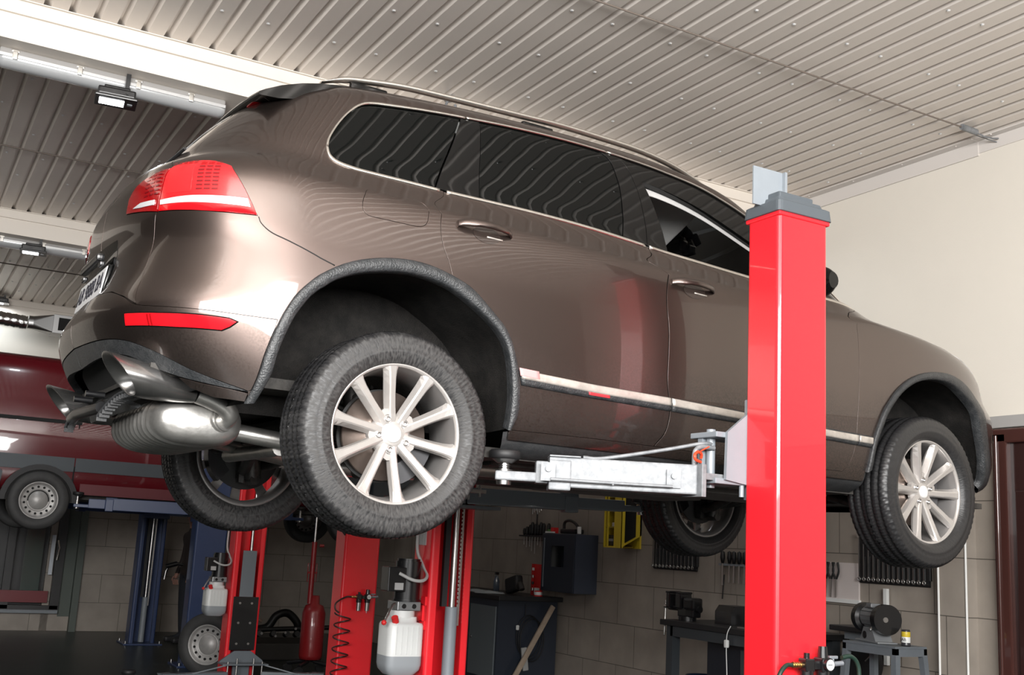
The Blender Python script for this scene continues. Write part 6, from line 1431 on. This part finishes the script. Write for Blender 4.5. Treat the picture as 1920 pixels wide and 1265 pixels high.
b = MB(); b.box((0, 0, .03), (.05, .08, .06)); b.build('carton_body', WHITEP, wb); b = MB(); b.box((0, 0, .072), (.05, .07, .024)); b.build('carton_lid', mat('carton_grey', (.4, .4, .42), .5), wb)
tn = thing('tool_tray', 'long dark tray on the bench, between the vice and the red column', 'tray', (4.90, 2.50, .978))
b = MB(); b.box((0, .0, .02), (.16, .32, .04), bev=.004); b.box((0, 0, .075), (.14, .30, .02), bev=.004); b.build('tray_body', mat('tray_dark', (.05, .045, .04), .5), tn); b = MB(); b.box((-.08, 0, .045), (.02, .30, .018)); b.build('pale_bar', mat('pale_bar', (.28, .27, .26), .5), tn)
sr = thing('steel_rule', 'steel bar lying near the front edge of the vice bench', 'bar', (4.36, 2.02, .978))
b = MB(); b.box((0, 0, .006), (.03, .30, .010)); b.build('bar', STEEL, sr); b = MB(); b.cyl((.06, .06, 0), (.06, .06, .035), .018, n=12); b.build('nut', BRASS, sr)
# grinder on its stand
gs = thing('grinder_stand', 'grey angle-iron stand carrying the bench grinder, right of the big red column', 'stand', (4.50, .86, 0))
ST = mat('stand_grey', (.15, .17, .19), .45, .2, noise=.3, nscale=10, col2=(.10, .11, .12))
b = MB(); b.box((.0, 0, .985), (.30, .46, .018), bev=.003); b.build('stand_top', ST, gs)
b = MB()
for s1 in (-1, 1): b.box((s1*.135, 0, .955), (.03, .46, .05)); 
for s1 in (-1, 1): b.box((0, s1*.215, .955), (.30, .03, .05))
b.build('top_frame', ST, gs)
for sx, sy in ((-1, 1), (-1, -1), (1, 1), (1, -1)):
    b = MB(); p0 = Vector((sx*.13, sy*.21, .94)); p1 = Vector((sx*.20, sy*.27, .0)); a = .021; secs = [[tuple(p+Vector((i*a, j*a, 0))) for i, j in ((-1, -1), (1, -1), (1, 1), (-1, 1))] for p in (p0, p1)]; b.loft(secs, smooth=False); b.build('leg', ST, gs)
b = MB(); b.box((0, 0, .30), (.34, .50, .02)); b.build('lower_shelf', ST, gs)
gr_ = thing('bench_grinder', 'grey bench grinder with black wheel guards on the stand right of the red column', 'grinder', (4.50, .93, .996), R(-20))
gr_.scale = (.90, .90, .90)
GG = mat('grinder_grey', (.24, .25, .26), .45, .3)
b = MB(); b.prism([(-.13, 0), (.13, 0), (.06, .11), (-.06, .11)], -.07, .07, 'X'); b.box((0, 0, .006), (.16, .36, .012), bev=.003); b.build('foot', GG, gr_)
b = MB(); b.cyl((0, -.11, .185), (0, .11, .185), .078, n=40)
for k in range(15):
    a = 2*PI*k/15; b.box((.083*math.cos(a), 0, .185+.083*math.sin(a)), (.006, .18, .016), M=Matrix.Rotation(-a, 4, 'Y'))
b.box((-.02, .0, .27), (.08, .08, .03), bev=.006); mt_ = b.build('motor', GG, gr_)
b = MB(); b.cyl((-.07, .04, .05), (-.075, .04, .05), .028, n=20); b.build('switch', BLACKM, gr_)
for s in (-1, 1):
    b = MB(); b.cyl((0, s*.12, .175), (0, s*.185, .175), .112, n=40); b.cyl((0, s*.105, .175), (0, s*.12, .175), .085, .112, 40); gdm = b.build('wheel_guard', BLACKM, gr_)
    b = MB(); b.cyl((-.02, s*.186, .175), (-.02, s*.19, .175), .02, n=12); b.build('guard_nut', STEEL, gdm)
b = MB(); b.cyl((-.09, -.08, .09), (-.05, -.08, .13), .010, n=10); b.build('rest_bolt', STEEL, gr_)
cn = thing('metal_can', 'small yellow and black can with lettering on the stand, right of the grinder', 'can', (4.50, .675, .996))
cn.scale = (.78, .78, .78)
b = MB(); b.lathe([(.0001, 0), (.038, 0), (.040, .01), (.036, .022), (.036, .125), (.032, .135), (.0001, .135)], 28, 'Z'); b.build('can_body', mat('can_black', (.03, .03, .035), .3), cn)
b = MB(); b.lathe([(.0365, .075), (.0375, .078), (.0375, .115), (.0365, .118)], 28, 'Z'); b.build('can_band', YELLOW, cn)
b = MB(); b.lathe([(.0365, .028), (.0372, .03), (.0372, .072), (.0365, .075)], 28, 'Z'); b.build('can_label', WHITEP, cn)
t_ = text('can_lettering', 'JAB', .034, (-.0385, -.004, .052), (0.35, -1, 0), (0, 0, 1), BLACKM, cn)
# bits between the red column and the stand
sb = thing('shelf_board', 'dark shelf end on the wall just right of the big red column', 'shelf', (4.90, 1.36, 1.04))
b = MB(); b.box((0, .10, 0), (.26, .34, .04), bev=.008); b.build('board', mat('shelf_black', (.02, .02, .022), .4), sb); b = MB(); b.box((.0, .10, -.05), (.02, .26, .06)); b.build('bracket', GREYL, sb)
hl = thing('black_reel', 'round black reel with spokes on the wall behind the air regulator', 'reel', (4.88, 1.46, .80))
b = MB(); b.cyl((0, 0, 0), (.10, 0, 0), .16, n=32); b.build('drum', BLACKR, hl); b = MB(); b.tube([(-.02, -.10, .02), (-.02, -.24, .14)], .006, n=6); b.build('spoke', STEEL, hl)
pc = MB(); pc.box((XW-.03, 1.33, 1.07), (.03, .03, .55)); tagp(pc.build('cable_conduit', WHITEP), 'white vertical conduit on the tiled wall behind the grinder', 'conduit')
